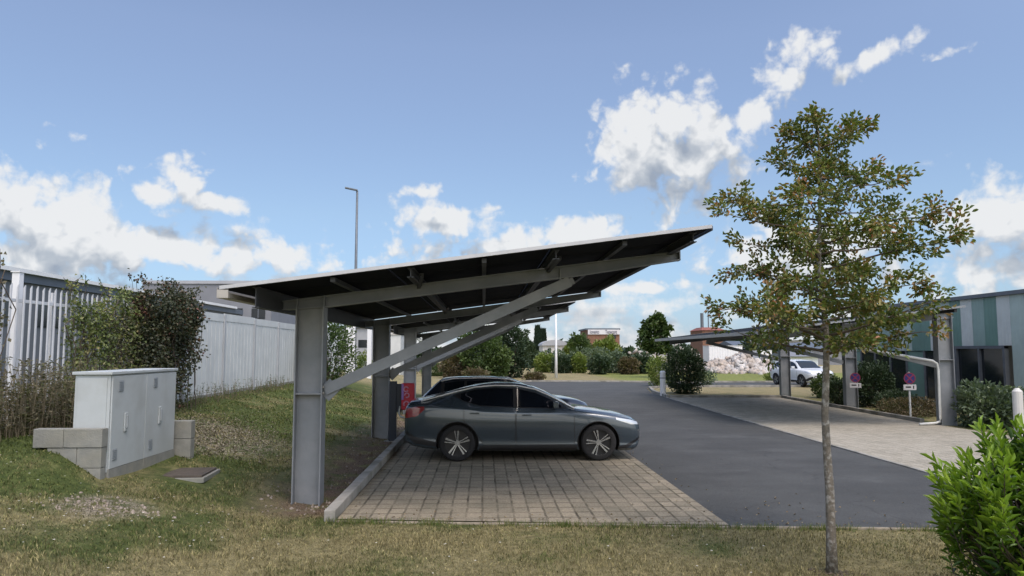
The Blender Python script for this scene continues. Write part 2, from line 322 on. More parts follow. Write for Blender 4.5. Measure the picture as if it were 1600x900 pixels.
def pavers(name, sx, sy, cA, cB, joint, jx, jy, dirt=.5, stagger=False):
    m = bpy.data.materials.new(name); m.use_nodes = True; nt = m.node_tree; N = nt.nodes; L = nt.links
    b = N['Principled BSDF']; b.inputs['Roughness'].default_value = .9; b.inputs['Specular IOR Level'].default_value = .25
    g = N.new('ShaderNodeNewGeometry')
    wn = N.new('ShaderNodeTexNoise'); wn.inputs['Scale'].default_value = 3.5; wn.inputs['Detail'].default_value = 4; L.new(g.outputs['Position'], wn.inputs[0])
    ws = N.new('ShaderNodeVectorMath'); ws.operation = 'MULTIPLY_ADD'; L.new(wn.outputs['Color'], ws.inputs[0]); ws.inputs[1].default_value = (.03, .03, 0); L.new(g.outputs['Position'], ws.inputs[2])
    sep = N.new('ShaderNodeSeparateXYZ'); L.new(ws.outputs[0], sep.inputs[0])
    def m_(op, a, c=0, d=None):
        x = N.new('ShaderNodeMath'); x.operation = op
        for i, s in enumerate((a, c, d)):
            if s is None: continue
            if isinstance(s, (int, float)): x.inputs[i].default_value = s
            else: L.new(s, x.inputs[i])
        return x.outputs[0]
    ux = m_('DIVIDE', sep.outputs[0], sx); uy = m_('DIVIDE', sep.outputs[1], sy)
    if stagger: uy = m_('ADD', uy, m_('MULTIPLY', m_('MODULO', m_('FLOOR', ux), 2), .5))
    fx = m_('ABSOLUTE', m_('SUBTRACT', m_('FRACT', ux), .5)); fy = m_('ABSOLUTE', m_('SUBTRACT', m_('FRACT', uy), .5))
    ex = N.new('ShaderNodeMapRange'); ex.interpolation_type = 'SMOOTHSTEP'; L.new(fx, ex.inputs[0]); ex.inputs[1].default_value = .5-jx; ex.inputs[2].default_value = .5-jx*.35
    ey = N.new('ShaderNodeMapRange'); ey.interpolation_type = 'SMOOTHSTEP'; L.new(fy, ey.inputs[0]); ey.inputs[1].default_value = .5-jy; ey.inputs[2].default_value = .5-jy*.35
    n = N.new('ShaderNodeTexNoise'); n.inputs['Scale'].default_value = 2.2; n.inputs['Detail'].default_value = 8; L.new(g.outputs['Position'], n.inputs[0])
    j = m_('MAXIMUM', ex.outputs[0], m_('MULTIPLY', ey.outputs[0], .8))
    jm = N.new('ShaderNodeMapRange'); L.new(n.outputs['Fac'], jm.inputs[0]); jm.inputs[1].default_value = .3; jm.inputs[2].default_value = .65; jm.inputs[3].default_value = 1.; jm.inputs[4].default_value = .2
    jf = m_('MULTIPLY', j, jm.outputs[0])
    cbn = N.new('ShaderNodeCombineXYZ'); L.new(m_('FLOOR', ux), cbn.inputs[0]); L.new(m_('FLOOR', uy), cbn.inputs[1])
    wh = N.new('ShaderNodeTexWhiteNoise'); L.new(cbn.outputs[0], wh.inputs[0])
    x = N.new('ShaderNodeMix'); x.data_type = 'RGBA'; L.new(wh.outputs['Value'], x.inputs['Factor']); x.inputs['A'].default_value = (*cA, 1); x.inputs['B'].default_value = (*cB, 1)
    # moss and sand lying in broad drifts
    dn = N.new('ShaderNodeTexNoise'); dn.inputs['Scale'].default_value = .9; dn.inputs['Detail'].default_value = 9; dn.inputs['Roughness'].default_value = .7; L.new(g.outputs['Position'], dn.inputs[0])
    dr = N.new('ShaderNodeMapRange'); L.new(dn.outputs['Fac'], dr.inputs[0]); dr.inputs[1].default_value = .48; dr.inputs[2].default_value = .68; dr.inputs[4].default_value = dirt
    x2 = N.new('ShaderNodeMix'); x2.data_type = 'RGBA'; L.new(dr.outputs[0], x2.inputs['Factor']); L.new(x.outputs['Result'], x2.inputs['A']); x2.inputs['B'].default_value = (.10, .10, .075, 1)
    x3 = N.new('ShaderNodeMix'); x3.data_type = 'RGBA'; L.new(jf, x3.inputs['Factor']); L.new(x2.outputs['Result'], x3.inputs['A']); x3.inputs['B'].default_value = (*joint, 1)
    fn = N.new('ShaderNodeTexNoise'); fn.inputs['Scale'].default_value = 45; fn.inputs['Detail'].default_value = 6; L.new(g.outputs['Position'], fn.inputs[0])
    fr = N.new('ShaderNodeMapRange'); L.new(fn.outputs['Fac'], fr.inputs[0]); fr.inputs[1].default_value = .3; fr.inputs[2].default_value = .7; fr.inputs[3].default_value = .72; fr.inputs[4].default_value = 1.28
    sc = N.new('ShaderNodeVectorMath'); sc.operation = 'SCALE'; L.new(x3.outputs['Result'], sc.inputs[0]); L.new(fr.outputs[0], sc.inputs['Scale']); L.new(sc.outputs[0], b.inputs['Base Color'])
    bp = N.new('ShaderNodeBump'); bp.inputs['Strength'].default_value = .7; bp.inputs['Distance'].default_value = .012
    L.new(m_('SUBTRACT', m_('MULTIPLY', fn.outputs['Fac'], .25), jf), bp.inputs['Height']); L.new(bp.outputs[0], b.inputs['Normal'])
    return m
m_paveL = pavers('setts_with_grass_joints', .205, .30, (.205, .182, .135), (.275, .24, .178), (.055, .047, .033), .105, .11)
m_paveR = pavers('pale_setts', .20, .20, (.29, .27, .215), (.35, .325, .265), (.20, .18, .15), .10, .10, .35, True)

# ------------------------------------------------------------------ mesh helpers
def mesh_from(name, V, Fc, mat, parent=None, smooth=False, mats=None, midx=None):
    me = bpy.data.meshes.new(name); me.from_pydata([tuple(v) for v in V], [], [tuple(f) for f in Fc]); me.update()
    for x in (mats or [mat]): me.materials.append(x)
    if midx is not None: me.polygons.foreach_set('material_index', midx)
    if smooth: me.polygons.foreach_set('use_smooth', [True]*len(me.polygons))
    o = bpy.data.objects.new(name, me); COL.objects.link(o)
    if parent is not None: o.parent = parent
    return o
class MB:
    def __init__(s): s.v = []; s.f = []; s.mi = []; s.cur = 0
    def quad_prism(s, bot, top):
        b = len(s.v); n = len(bot); s.v += [tuple(p) for p in bot]+[tuple(p) for p in top]
        s.f.append(tuple(b+i for i in reversed(range(n)))); s.f.append(tuple(b+n+i for i in range(n)))
        for i in range(n): s.f.append((b+i, b+(i+1) % n, b+n+(i+1) % n, b+n+i))
        s.mi += [s.cur]*(n+2)
    def box(s, x0, x1, y0, y1, z0, z1):
        s.quad_prism([(x0, y0, z0), (x1, y0, z0), (x1, y1, z0), (x0, y1, z0)], [(x0, y0, z1), (x1, y0, z1), (x1, y1, z1), (x0, y1, z1)]); return s
    def obox(s, A, B, wu, wv, up=(0, 0, 1)):   # bar from A to B, width wu sideways, wv along up
        A = Vector(A); B = Vector(B); d = (B-A).normalized(); u = d.cross(Vector(up)).normalized(); v = u.cross(d)
        c = [(-1, -1), (1, -1), (1, 1), (-1, 1)]
        s.quad_prism([A+u*a*wu/2+v*b*wv/2 for a, b in c], [B+u*a*wu/2+v*b*wv/2 for a, b in c]); return s
    def tube(s, pts, r, n=8, cap=True):
        pts = [Vector(p) for p in pts]; rr = r if isinstance(r, (list, tuple)) else [r]*len(pts); b = len(s.v); ref = Vector((.31, .17, .93))
        for i, p in enumerate(pts):
            d = (pts[min(i+1, len(pts)-1)]-pts[max(i-1, 0)]).normalized()
            if abs(d.dot(ref)) > .98: ref = Vector((1, .2, .1))
            u = d.cross(ref).normalized(); v = u.cross(d)
            for k in range(n):
                a = 2*math.pi*k/n; s.v.append(tuple(p+(u*math.cos(a)+v*math.sin(a))*rr[i]))
        for i in range(len(pts)-1):
            for k in range(n):
                s.f.append((b+i*n+k, b+i*n+(k+1) % n, b+(i+1)*n+(k+1) % n, b+(i+1)*n+k)); s.mi.append(s.cur)
        if cap:
            s.f.append(tuple(b+k for k in reversed(range(n)))); e = b+(len(pts)-1)*n; s.f.append(tuple(e+k for k in range(n))); s.mi += [s.cur]*2
        return s
    def poly(s, pts, z0, z1):
        s.quad_prism([(x, y, z0) for x, y in pts], [(x, y, z1) for x, y in pts]); return s
    def build(s, name, mat, parent=None, smooth=False, mats=None, bevel=0):
        o = mesh_from(name, s.v, s.f, mat, parent, smooth, mats, s.mi if mats else None)
        if bevel:
            bm = bmesh.new(); bm.from_mesh(o.data)
            bmesh.ops.remove_doubles(bm, verts=bm.verts, dist=1e-5)
            bmesh.ops.bevel(bm, geom=[e for e in bm.edges if e.is_manifold and e.calc_face_angle(0) > .5], offset=bevel, segments=2, affect='EDGES', profile=.6)
            bm.to_mesh(o.data); bm.free()
        return o
def tag(o, label=None, cat=None, group=None, kind=None):
    if label: o['label'] = label
    if cat: o['category'] = cat
    if group: o['group'] = group
    if kind: o['kind'] = kind
    return o
def thing(name, label, cat, loc=(0, 0, 0), rz=0, group=None):
    o = bpy.data.objects.new(name, None); COL.objects.link(o); o.location = loc; o.rotation_euler = (0, 0, rz); o.empty_display_size = .2
    return tag(o, label, cat, group)
def copy_tree(o, parent=None):
    c = o.copy(); COL.objects.link(c)
    if parent is not None: c.parent = parent
    for ch in list(o.children): copy_tree(ch, c)
    return c
def struct(o): o['kind'] = 'structure'; return o

def np_mesh(name, V, faces_n, n, mat, parent=None, rnd=None, smooth=False):
    """V (k*n verts), faces_n: list of index tuples per unit"""
    k = len(V)//n; me = bpy.data.meshes.new(name)
    me.vertices.add(len(V)); me.vertices.foreach_set('co', np.ascontiguousarray(V, dtype=np.float32).ravel())
    idx = np.concatenate([np.array(f) for f in faces_n]); lens = np.array([len(f) for f in faces_n])
    base = (np.arange(k)*n)[:, None]; loops = (base+idx[None, :]).ravel()
    tl = np.tile(lens, k); st = np.concatenate([[0], np.cumsum(tl)[:-1]])
    me.loops.add(len(loops)); me.loops.foreach_set('vertex_index', loops.astype(np.int32))
    me.polygons.add(len(tl)); me.polygons.foreach_set('loop_start', st.astype(np.int32)); me.polygons.foreach_set('loop_total', tl.astype(np.int32))
    if smooth: me.polygons.foreach_set('use_smooth', np.ones(len(tl), bool))
    if rnd is not None:
        a = me.attributes.new('rnd', 'FLOAT', 'POINT'); a.data.foreach_set('value', np.repeat(rnd, n).astype(np.float32))
    me.update(calc_edges=True); me.materials.append(mat)
    o = bpy.data.objects.new(name, me); COL.objects.link(o)
    if parent is not None: o.parent = parent
    return o
def norm(a): return a/np.maximum(np.linalg.norm(a, axis=1, keepdims=True), 1e-9)
def leaves(name, pts, dirs, length, width, mat, parent=None, rnd=None, shape=4, upbias=.5):
    k = len(pts); pts = np.asarray(pts); d = norm(np.asarray(dirs))
    r = RS.normal(size=(k, 3)); r[:, 2] += upbias*2
    s = norm(np.cross(d, r)); nn = np.cross(s, d)
    Lh = (length*(.65+.7*RS.rand(k)))[:, None]; Wd = (width*(.7+.6*RS.rand(k)))[:, None]
    fold = nn*Wd*.35
    if shape == 4:
        V = np.stack([pts, pts+d*Lh*.5+s*Wd*.5+fold, pts+d*Lh-nn*Lh*.1, pts+d*Lh*.5-s*Wd*.5+fold], 1).reshape(-1, 3); fc = [(0, 1, 2), (0, 2, 3)]
    else:
        V = np.stack([pts, pts+d*Lh*.3+s*Wd*.5+fold, pts+d*Lh*.68+s*Wd*.46+fold, pts+d*Lh-nn*Lh*.15, pts+d*Lh*.68-s*Wd*.46+fold, pts+d*Lh*.3-s*Wd*.5+fold], 1).reshape(-1, 3); fc = [(0, 1, 2, 3), (0, 3, 4, 5)]
    if rnd is None: rnd = RS.rand(k)
    return np_mesh(name, V, fc, shape, mat, parent, np.clip(rnd, 0, 1))

# ------------------------------------------------------------------ ground
def sst(a, b, x):
    t = np.clip((x-a)/(b-a), 0, 1); return t*t*(3-2*t)
def hground(X, Y):
    X = np.asarray(X, float); Y = np.asarray(Y, float)
    prof = np.interp(X, [-60, -7.4, -5.95, -5.5, -4.9, -4, -3, -2.4, -1.9], [.97, .97, .90, .84, .47, .26, .10, .03, .03])
    prof2 = np.interp(X, [-60, -7.4, -6.2, -5, -4, -3, -2.4, -1.9], [.95, .95, .75, .50, .31, .13, .06, .06])
    w = sst(8.4, 9.8, Y)*sst(15, 12.8, Y)
    p = prof*w+prof2*(1-w)
    p = p*sst(66, 44, Y)*sst(-1.86, -2.1, X)
    mound = .55*sst(6.6, 1.5, Y)
    off = sst(-1.9, -2.6, X)+sst(8.6, 7.6, Y); off = np.clip(off, 0, 1)
    b = .035*np.sin(X*1.7+Y*.9)*np.sin(Y*1.3-X*.6)+.015*np.sin(X*4.1+1)*np.sin(Y*3.7)
    near = sst(60, 20, np.abs(Y))
    return p+mound+b*off*near
gx = np.concatenate([-np.geomspace(500, 13, 16), np.arange(-12.8, 9, .16), np.geomspace(9.2, 500, 22)])
gy = np.concatenate([np.array([-60, -30, -15, -7, -3, 0]), np.arange(1, 30, .16), np.arange(30, 75, .8), np.geomspace(76, 900, 16)])
XX, YY = np.meshgrid(gx, gy); ZZ = hground(XX, YY)
V = np.stack([XX, YY, ZZ], -1).reshape(-1, 3); nx = len(gx)
Fc = [(j*nx+i, j*nx+i+1, (j+1)*nx+i+1, (j+1)*nx+i) for j in range(len(gy)-1) for i in range(nx-1)]
struct(mesh_from('ground', V, Fc, m_ground, smooth=True))

def sheet(name, pts, z, mat):
    o = MB(); o.v = [(x, y, z) for x, y in pts]; o.f = [tuple(range(len(pts)))]; o.mi = [0]
    return struct(o.build(name, mat))
EY = lambda x: 9.38-.105*(x+1.85)+.22 if x < 3 else 9.06-.085*(x-3)+.04   # front edge of the paved area
sheet('parking_pavers', [(-1.85, EY(-1.85)), (3.0, EY(2.99)), (3.0, 33.5), (-1.85, 33.5)], .030, m_paveL)
# saw-tooth edge: every course of setts ends on its own
sheet('road', [(2.9, EY(3)), (7.72, EY(7.7)), (7.72, 13), (7.85, 20), (8.28, 33.5), (8.6, 38), (9.3, 42), (11, 43.6), (34, 43.6), (34, 49.5), (12, 49.3), (9, 50.2), (3.6, 51), (-2.2, 49.5), (-5, 57), (-9, 70), (-40, 80), (-40, 66), (-10, 56), (-6.5, 50), (-4.6, 46), (-1.85, 43), (-1.9, 33.5), (2.9, 33.5)], .024, m_asph)
sheet('parking_pavers', [(7.8, EY(7.8)), (17, EY(17)), (13.3, 16.0), (13.1, 19), (12.95, 22), (13.1, 27), (13.45, 33.2), (8.36, 33.5), (7.93, 20), (7.8, 13)], .032, m_paveR)
m_kerbtan = M('sandy_edging', (.27, .235, .175), .9, 0, .3, 7, .6, 50, col2=(.17, .15, .10), c2s=3)
def kerb(name, pts, w, z0, z1, seg=1.0, mat=None):
    mb = MB()
    for (a, b) in zip(pts[:-1], pts[1:]):
        a = Vector((*a, 0)); b = Vector((*b, 0)); Ln = (b-a).length; n = max(1, round(Ln/seg)); d = (b-a)/n; g = d.normalized()*.006
        for i in range(n):
            j = random.uniform(-.004, .004)
            A = a+d*i+g; B = a+d*(i+1)-g; zc = (z0+z1)/2+j
            mb.obox((A.x, A.y, zc), (B.x, B.y, zc), w, z1-z0)
    return struct(mb.build(name, mat or m_kerb, bevel=.012))
kerb('kerb', [(-1.93, 9.52), (-1.93, 33.4)], .14, -.15, .155)
kerb('kerb', [(-2.0, EY(-1.85)-.029), (3.0, EY(2.99)-.029), (8.7, EY(8.7)-.029), (15, EY(15)-.029)], .056, -.1, .026, mat=m_kerbtan)
kerb('kerb', [(7.76, EY(7.76)+.05), (7.76, 13), (7.89, 20), (8.32, 33.5)], .09, -.1, .048)
kerb('kerb', [(8.4, 33.6), (8.75, 38), (9.4, 41.7), (11, 43.3), (34, 43.3)], .15, -.1, .13)
kerb('kerb', [(8.5, 33.6), (13.6, 33.35)], .15, -.1, .13)
kerb('kerb', [(13.55, 33.2), (13.2, 27), (13.05, 22.6), (13.0, 21.6)], .14, -.1, .14)
kerb('kerb', [(34, 49.7), (12, 49.5), (9, 50.4), (3.6, 51.2), (-2.0, 49.7), (-4.8, 57.2), (-8.8, 70.3)], .15, -.1, .12)

# grass blades --------------------------------------------------------
def blades(n, r0, r1, a0, a1, hgt, name, label):
    r = np.exp(RS.uniform(np.log(r0), np.log(r1), n)); a = RS.uniform(a0, a1, n)
    X = r*np.sin(a); Y = r*np.cos(a)
    ey = np.where(X < 3, 9.38-.105*(X+1.85)+.22, 9.06-.085*(X-3)+.04)-.13
    ok = (Y < ey) | ((X < -2.02) & (Y < 44))
    ok &= ~((X > -5.85) & (X < -4.88) & (Y > 9.9) & (Y < 12.4)); ok &= ~((X > -4.85) & (X < -3.85) & (Y > 10.6) & (Y < 11.6))
    ok &= ~((np.hypot(X-3.39, Y-7.24) < .08))
    brown = (X > -3.3) & (X < -2) & (Y > 10) & (Y < 30); ok &= ~(brown & (RS.rand(n) < .78))
    worn = np.hypot(X+4.35, Y-8.75) < .6; ok &= ~(worn & (RS.rand(n) < .7))
    X, Y = X[ok], Y[ok]; k = len(X); Z = hground(X, Y)-.005
    rr = np.hypot(X, Y)
    clump = .6+.8*(np.sin(X*2.3+Y*1.1)*np.sin(Y*3.1-X*.7)*.5+.5)
    H = hgt*(.4+RS.rand(k))*clump*(1+.02*rr); Wb = .0035*(.7+.6*RS.rand(k))*np.maximum(1, rr/6)
    th = RS.rand(k)*6.283; lx = RS.normal(size=k)*.45; ly = RS.normal(size=k)*.45
    B = np.stack([X, Y, Z], 1); s = np.stack([np.cos(th), np.sin(th), 0*th], 1)*Wb[:, None]
    mid = B+np.stack([lx*H*.35, ly*H*.35, H*.6], 1); tip = B+np.stack([lx*H, ly*H, H*.92], 1)
    V = np.stack([B-s, B+s, mid+s*.7, mid-s*.7, tip], 1).reshape(-1, 3)
    o = np_mesh(name, V, [(0, 1, 2, 3), (3, 2, 4)], 5, m_blade, None, RS.rand(k)**1.3)
    return tag(o, label, 'grass', kind='stuff')
blades(330000, 5.6, 30, -.72, .72, .030, 'grass', 'short half-dry grass in front of the paving and up the bank')

tf = []
rngt = random.Random(21)
for _ in range(60):
    cx_ = rngt.uniform(-2, 6.3); n_ = rngt.randint(12, 60); w_ = rngt.uniform(.04, .16)
    for k in range(n_): tf.append((cx_+rngt.gauss(0, w_), EY(cx_)-.09+rngt.gauss(0, .03), rngt.random()))
tf = np.array(tf); k = len(tf); B = np.stack([tf[:, 0], tf[:, 1], tf[:, 0]*0], 1); th = RS.rand(k)*6.28; H = .04+.06*RS.rand(k)
s_ = np.stack([np.cos(th), np.sin(th), 0*th], 1)*.005; tp_ = B+np.stack([RS.normal(size=k)*.03, RS.normal(size=k)*.03, H], 1)
tag(np_mesh('edge_tufts', np.stack([B-s_, B+s_, tp_], 1).reshape(-1, 3), [(0, 1, 2)], 3, leafmat('tuft_blades', [(.05, .08, .02), (.09, .12, .03), (.18, .16, .07)], .8), None, tf[:, 2]), 'ragged grass tufts growing over the front edging of the paving', 'grass', kind='stuff')

# daisies / clover heads
pp = []
for _ in range(420):
    x, y = random.uniform(-7, 3.2), random.uniform(6.8, 12)
    if (y > 9.2 and x > -2.6) or (x > -6.1 and y > 9.7): continue
    if random.random() > (.9 if x < -3 else .35): continue
    pp.append((x, y, float(hground(x, y))+random.uniform(.02, .045)))
pp = np.array(pp); k = len(pp); ang = np.arange(6)/6*6.283
ring = np.stack([np.cos(ang), np.sin(ang), 0*ang], 1)*.011
V = (pp[:, None, :]+ring[None]*RS.uniform(.7, 1.3, (k, 1, 1))).reshape(-1, 3)
tag(np_mesh('clover_flowers', V, [(0, 1, 2, 3, 4, 5)], 6, M('petal', (.62, .6, .52), .8)), 'tiny white clover heads scattered in the grass', 'flowers', kind='stuff')
# pebbles
def stones(name, pts, smin, smax, mat, label, cat):
    V = []; Fc = []
    ico = [(0, 0, -1), (.72, -.52, -.44), (-.27, -.85, -.44), (-.89, 0, -.44), (-.27, .85, -.44), (.72, .52, -.44), (.27, -.85, .44), (-.72, -.52, .44), (-.72, .52, .44), (.27, .85, .44), (.89, 0, .44), (0, 0, 1)]
    fi = [(0, 1, 2), (1, 0, 5), (0, 2, 3), (0, 3, 4), (0, 4, 5), (1, 5, 10), (2, 1, 6), (3, 2, 7), (4, 3, 8), (5, 4, 9), (1, 10, 6), (2, 6, 7), (3, 7, 8), (4, 8, 9), (5, 9, 10), (6, 10, 11), (7, 6, 11), (8, 7, 11), (9, 8, 11), (10, 9, 11)]
    k = len(pts); base = np.array(ico); out = []
    for p in pts:
        s = random.uniform(smin, smax); R = np.array(Matrix.Rotation(random.random()*6.28, 3, Vector((random.random()-.5, random.random()-.5, random.random()))))
        v = base*(1+RS.normal(size=(12, 1))*.16)*np.array([random.uniform(.7, 1.4), random.uniform(.6, 1.1), random.uniform(.45, .9)])*s
        out.append(v@R.T+np.array(p))
    o = np_mesh(name, np.concatenate(out), fi, 12, mat); return tag(o, label, cat, kind='stuff')
st = []
for _ in range(150):
    x, y = random.gauss(-4.35, .33), random.gauss(8.75, .16); st.append((x, y, float(hground(x, y))))
for _ in range(60):
    x, y = random.gauss(-2.35, .3), random.gauss(10.35, .18); st.append((x, y, float(hground(x, y))))
for _ in range(130):
    x, y = random.uniform(-3.2, -2.05), random.uniform(10, 20); st.append((x, y, float(hground(x, y))))
stones('pebbles', st, .008, .026, M('pebble', (.26, .22, .18), .9, 0, .3, 4), 'loose pebbles on bare patches near the front column', 'pebbles')
# leaf litter on the bank behind the cabinet
k = 2600; X = RS.normal(-5.3, .75, k); Y = RS.normal(14.3, 1.5, k); ok = (X < -3.3) & (X > -6.9) & (Y > 12.6); X, Y = X[ok], Y[ok]
pts = np.stack([X, Y, hground(X, Y)+.012], 1)
tag(leaves('leaf_litter', pts, np.c_[RS.normal(size=(len(X), 2)), RS.normal(size=len(X))*.15], .055, .04, leafmat('litter', [(.10, .085, .055), (.20, .175, .125), (.30, .27, .21)], .8, .05), upbias=6), 'dry fallen leaves lying on the bank behind the cabinet', 'leaf litter', kind='stuff')

fl = []
rngf = random.Random(31)
for _ in range(420):
    m_k = rngf.random()
    if m_k < .35: x_ = rngf.uniform(-1.7, 7.6); y_ = EY(x_)+abs(rngf.gauss(0, .18))+.02
    elif m_k < .6: y_ = rngf.uniform(9.6, 30); x_ = -1.83+abs(rngf.gauss(0, .10))
    elif m_k < .85: y_ = rngf.uniform(9.5, 30); x_ = 3.0+rngf.gauss(0, .16)
    else: x_ = 3.4+rngf.gauss(0, 1.6); y_ = 9.2+abs(rngf.gauss(0, 1.4))
    if x_ > 7.6 or x_ < -1.84: continue
    fl.append((x_, y_, .038))
fl = np.array(fl)
tag(leaves('fallen_leaves', fl, np.c_[RS.normal(size=(len(fl), 2)), RS.normal(size=len(fl))*.1], .034, .024, leafmat('dead_leaf', [(.06, .045, .025), (.14, .10, .055), (.24, .19, .11)], .8, .05), upbias=6), 'small dry leaves and grit blown along the paving edges', 'leaf litter', kind='stuff')

# ------------------------------------------------------------------ solar canopies
def slopez(x, lo=2.944, x0=-3.24, x1=2.88, hi=3.742): return lo+(hi-lo)*(x-x0)/(x1-x0)
def hcol(mb, x, y, z0, z1, w=.39, d=.27, tf=.018):
    # H section: web across (facing the camera), flanges at both ends
    mb.box(x-w/2+tf, x+w/2-tf, y-.008, y+.008, z0, z1)
    mb.box(x-w/2, x-w/2+tf, y-d/2, y+d/2, z0, z1)
    mb.box(x+w/2-tf, x+w/2, y-d/2, y+d/2, z0, z1)
def left_canopy(y_near, y_far, cols, label):
    t = thing('solar_canopy', label, 'solar carport', (0, y_near, 0), group='solar carports over the parking bays')
    Z = lambda x: slopez(x)
    for yc in cols:
        y = yc-y_near; cx = -2.45
        mb = MB(); hcol(mb, cx, y, -.2, 2.78)
        for zz in (1.55,): mb.box(cx-.176, cx+.176, y-.12, y-.008, zz-.01, zz+.01)
        mb.box(cx-.28, cx+.28, y-.2, y+.2, -.2, .005)
        mb.build('column', m_steel, t)
        # tapered beam of I section
        mb = MB(); xs = [(-2.90, .13), (-2.2, .17), (1.14, .18), (2.845, .135)]
        P2 = []
        for x, hgt in xs: zt = Z(x)-.142; P2.append((x, zt-hgt, zt))
        for (a, b) in zip(P2[:-1], P2[1:]):
            mb.quad_prism([(a[0], y-.006, a[1]), (b[0], y-.006, b[1]), (b[0], y+.006, b[1]), (a[0], y+.006, a[1])], [(a[0], y-.006, a[2]), (b[0], y-.006, b[2]), (b[0], y+.006, b[2]), (a[0], y+.006, a[2])])
            for k in (1, 2):
                s = .016 if k == 1 else -.016
                mb.quad_prism([(a[0], y-.075, min(a[k], a[k]+s)), (b[0], y-.075, min(b[k], b[k]+s)), (b[0], y+.075, min(b[k], b[k]+s)), (a[0], y+.075, min(a[k], a[k]+s))], [(a[0], y-.075, max(a[k], a[k]+s)), (b[0], y-.075, max(b[k], b[k]+s)), (b[0], y+.075, max(b[k], b[k]+s)), (a[0], y+.075, max(a[k], a[k]+s))])
        for x in (1.1,): mb.box(x-.01, x+.01, y-.07, y+.07, Z(x)-.36, Z(x)-.18)
        mb.box(2.835, 2.85, y-.075, y+.075, Z(2.84)-.28, Z(2.84)-.14)
        # end plates in line with the column flanges
        for x in (-2.64, -2.26): mb.box(x-.008, x+.008, y-.10, y+.10, Z(x)-.31, Z(x)-.14)
        mb.build('beam', m_steel, t)
        mb = MB(); A = (-2.24, y, 1.60); B = (1.24, y, Z(1.24)-.38)
        mb.obox(A, B, .10, .15); mb.build('strut', m_steel, t)
        mb = MB(); mb.obox((-2.262, y, 1.52), (-2.10, y, 1.68), .03, .22); mb.build('gusset_plate', m_steel, t)
        mb = MB(); mb.obox((.95, y, Z(.95)-.46), (1.3, y, Z(1.3)-.37), .03, .10); mb.build('gusset_plate', m_steel, t)
        for zz in (1.56, 1.64):
            for s in (-.08, .08):
                mb = MB(); mb.tube([(-2.256, y+s, zz), (-2.238, y+s, zz)], .014, 6); mb.build('bolt', m_zinc, t)
    ny, fy = .0, y_far-y_near
    for x, big in ((-2.86, 1), (-.93, 0), (.92, 0), (2.70, 0)):
        mb = MB(); zt = Z(x)-.045; hh = .26 if big else .125
        mb.box(x-.006, x+.006, .12, fy-.12, zt-hh, zt); mb.box(x-.045, x+.045, .12, fy-.12, zt-.010, zt); mb.box(x-.045, x+.045, .12, fy-.12, zt-hh, zt-hh+.010)
        mb.build('purlin', m_purlin, t)
    for x in (-1.9, 0.0, 1.8):
        mb = MB(); zt = Z(x)-.046; mb.box(x-.03, x+.03, .08, fy-.08, zt-.06, zt-.004); mb.build('rail', m_purlin, t)
    for yc in cols:
        y = yc-y_near
        for x in (-.93, .92):
            for s in (-1, 1):
                mb = MB(); mb.obox((x, y+s*.08, Z(x)-.19), (x+.10, y+s*.75, Z(x)-.085), .05, .05); mb.build('brace', m_purlin, t)
    # panels: 3 up the slope, 1 m wide each
    n = max(1, round(fy/1.005)); dy = fy/n; L3 = (2.88+3.24)/3
    for i in range(n):
        for j in range(3):
            x0 = -3.24+j*L3+.012; x1 = -3.24+(j+1)*L3-.012; y0 = i*dy+.010; y1 = (i+1)*dy-.010
            mb = MB(); mb.quad_prism([(x0, y0, Z(x0)-.040), (x1, y0, Z(x1)-.040), (x1, y1, Z(x1)-.040), (x0, y1, Z(x0)-.040)], [(x0, y0, Z(x0)), (x1, y0, Z(x1)), (x1, y1, Z(x1)), (x0, y1, Z(x0))])
            mb.build('solar_panel', m_panel, t)
    for yy in (-.035, fy+.002):
        mb = MB(); a, b = -3.26, 2.90
        mb.quad_prism([(a, yy, Z(a)-.038), (b, yy, Z(b)-.038), (b, yy+.033, Z(b)-.038), (a, yy+.033, Z(a)-.038)], [(a, yy, Z(a)+.006), (b, yy, Z(b)+.006), (b, yy+.033, Z(b)+.006), (a, yy+.033, Z(a)+.006)])
        mb.build('edge_trim', m_edge, t)
    mb = MB(); mb.box(-3.29, -3.285, -.03, fy, 2.80, 2.93); mb.box(-3.285, -3.155, -.03, fy, 2.795, 2.80); mb.box(-3.155, -3.15, -.03, fy, 2.80, 2.86); mb.box(-3.285, -3.15, -.034, -.0305, 2.80, 2.90)
    mb.build('gutter', m_zinc, t)
    mb = MB(); mb.box(2.902, 2.92, 0, fy, Z(2.88)-.06, Z(2.88)); mb.build('edge_flashing', m_purlin, t)
    return t
left_canopy(9.2, 19.2, [10.58, 17.83], 'grey steel carport with tilted solar roof above the parked grey car')
left_canopy(23.4, 33.4, [24.72, 31.9], 'second grey solar carport farther back behind the parked cars')

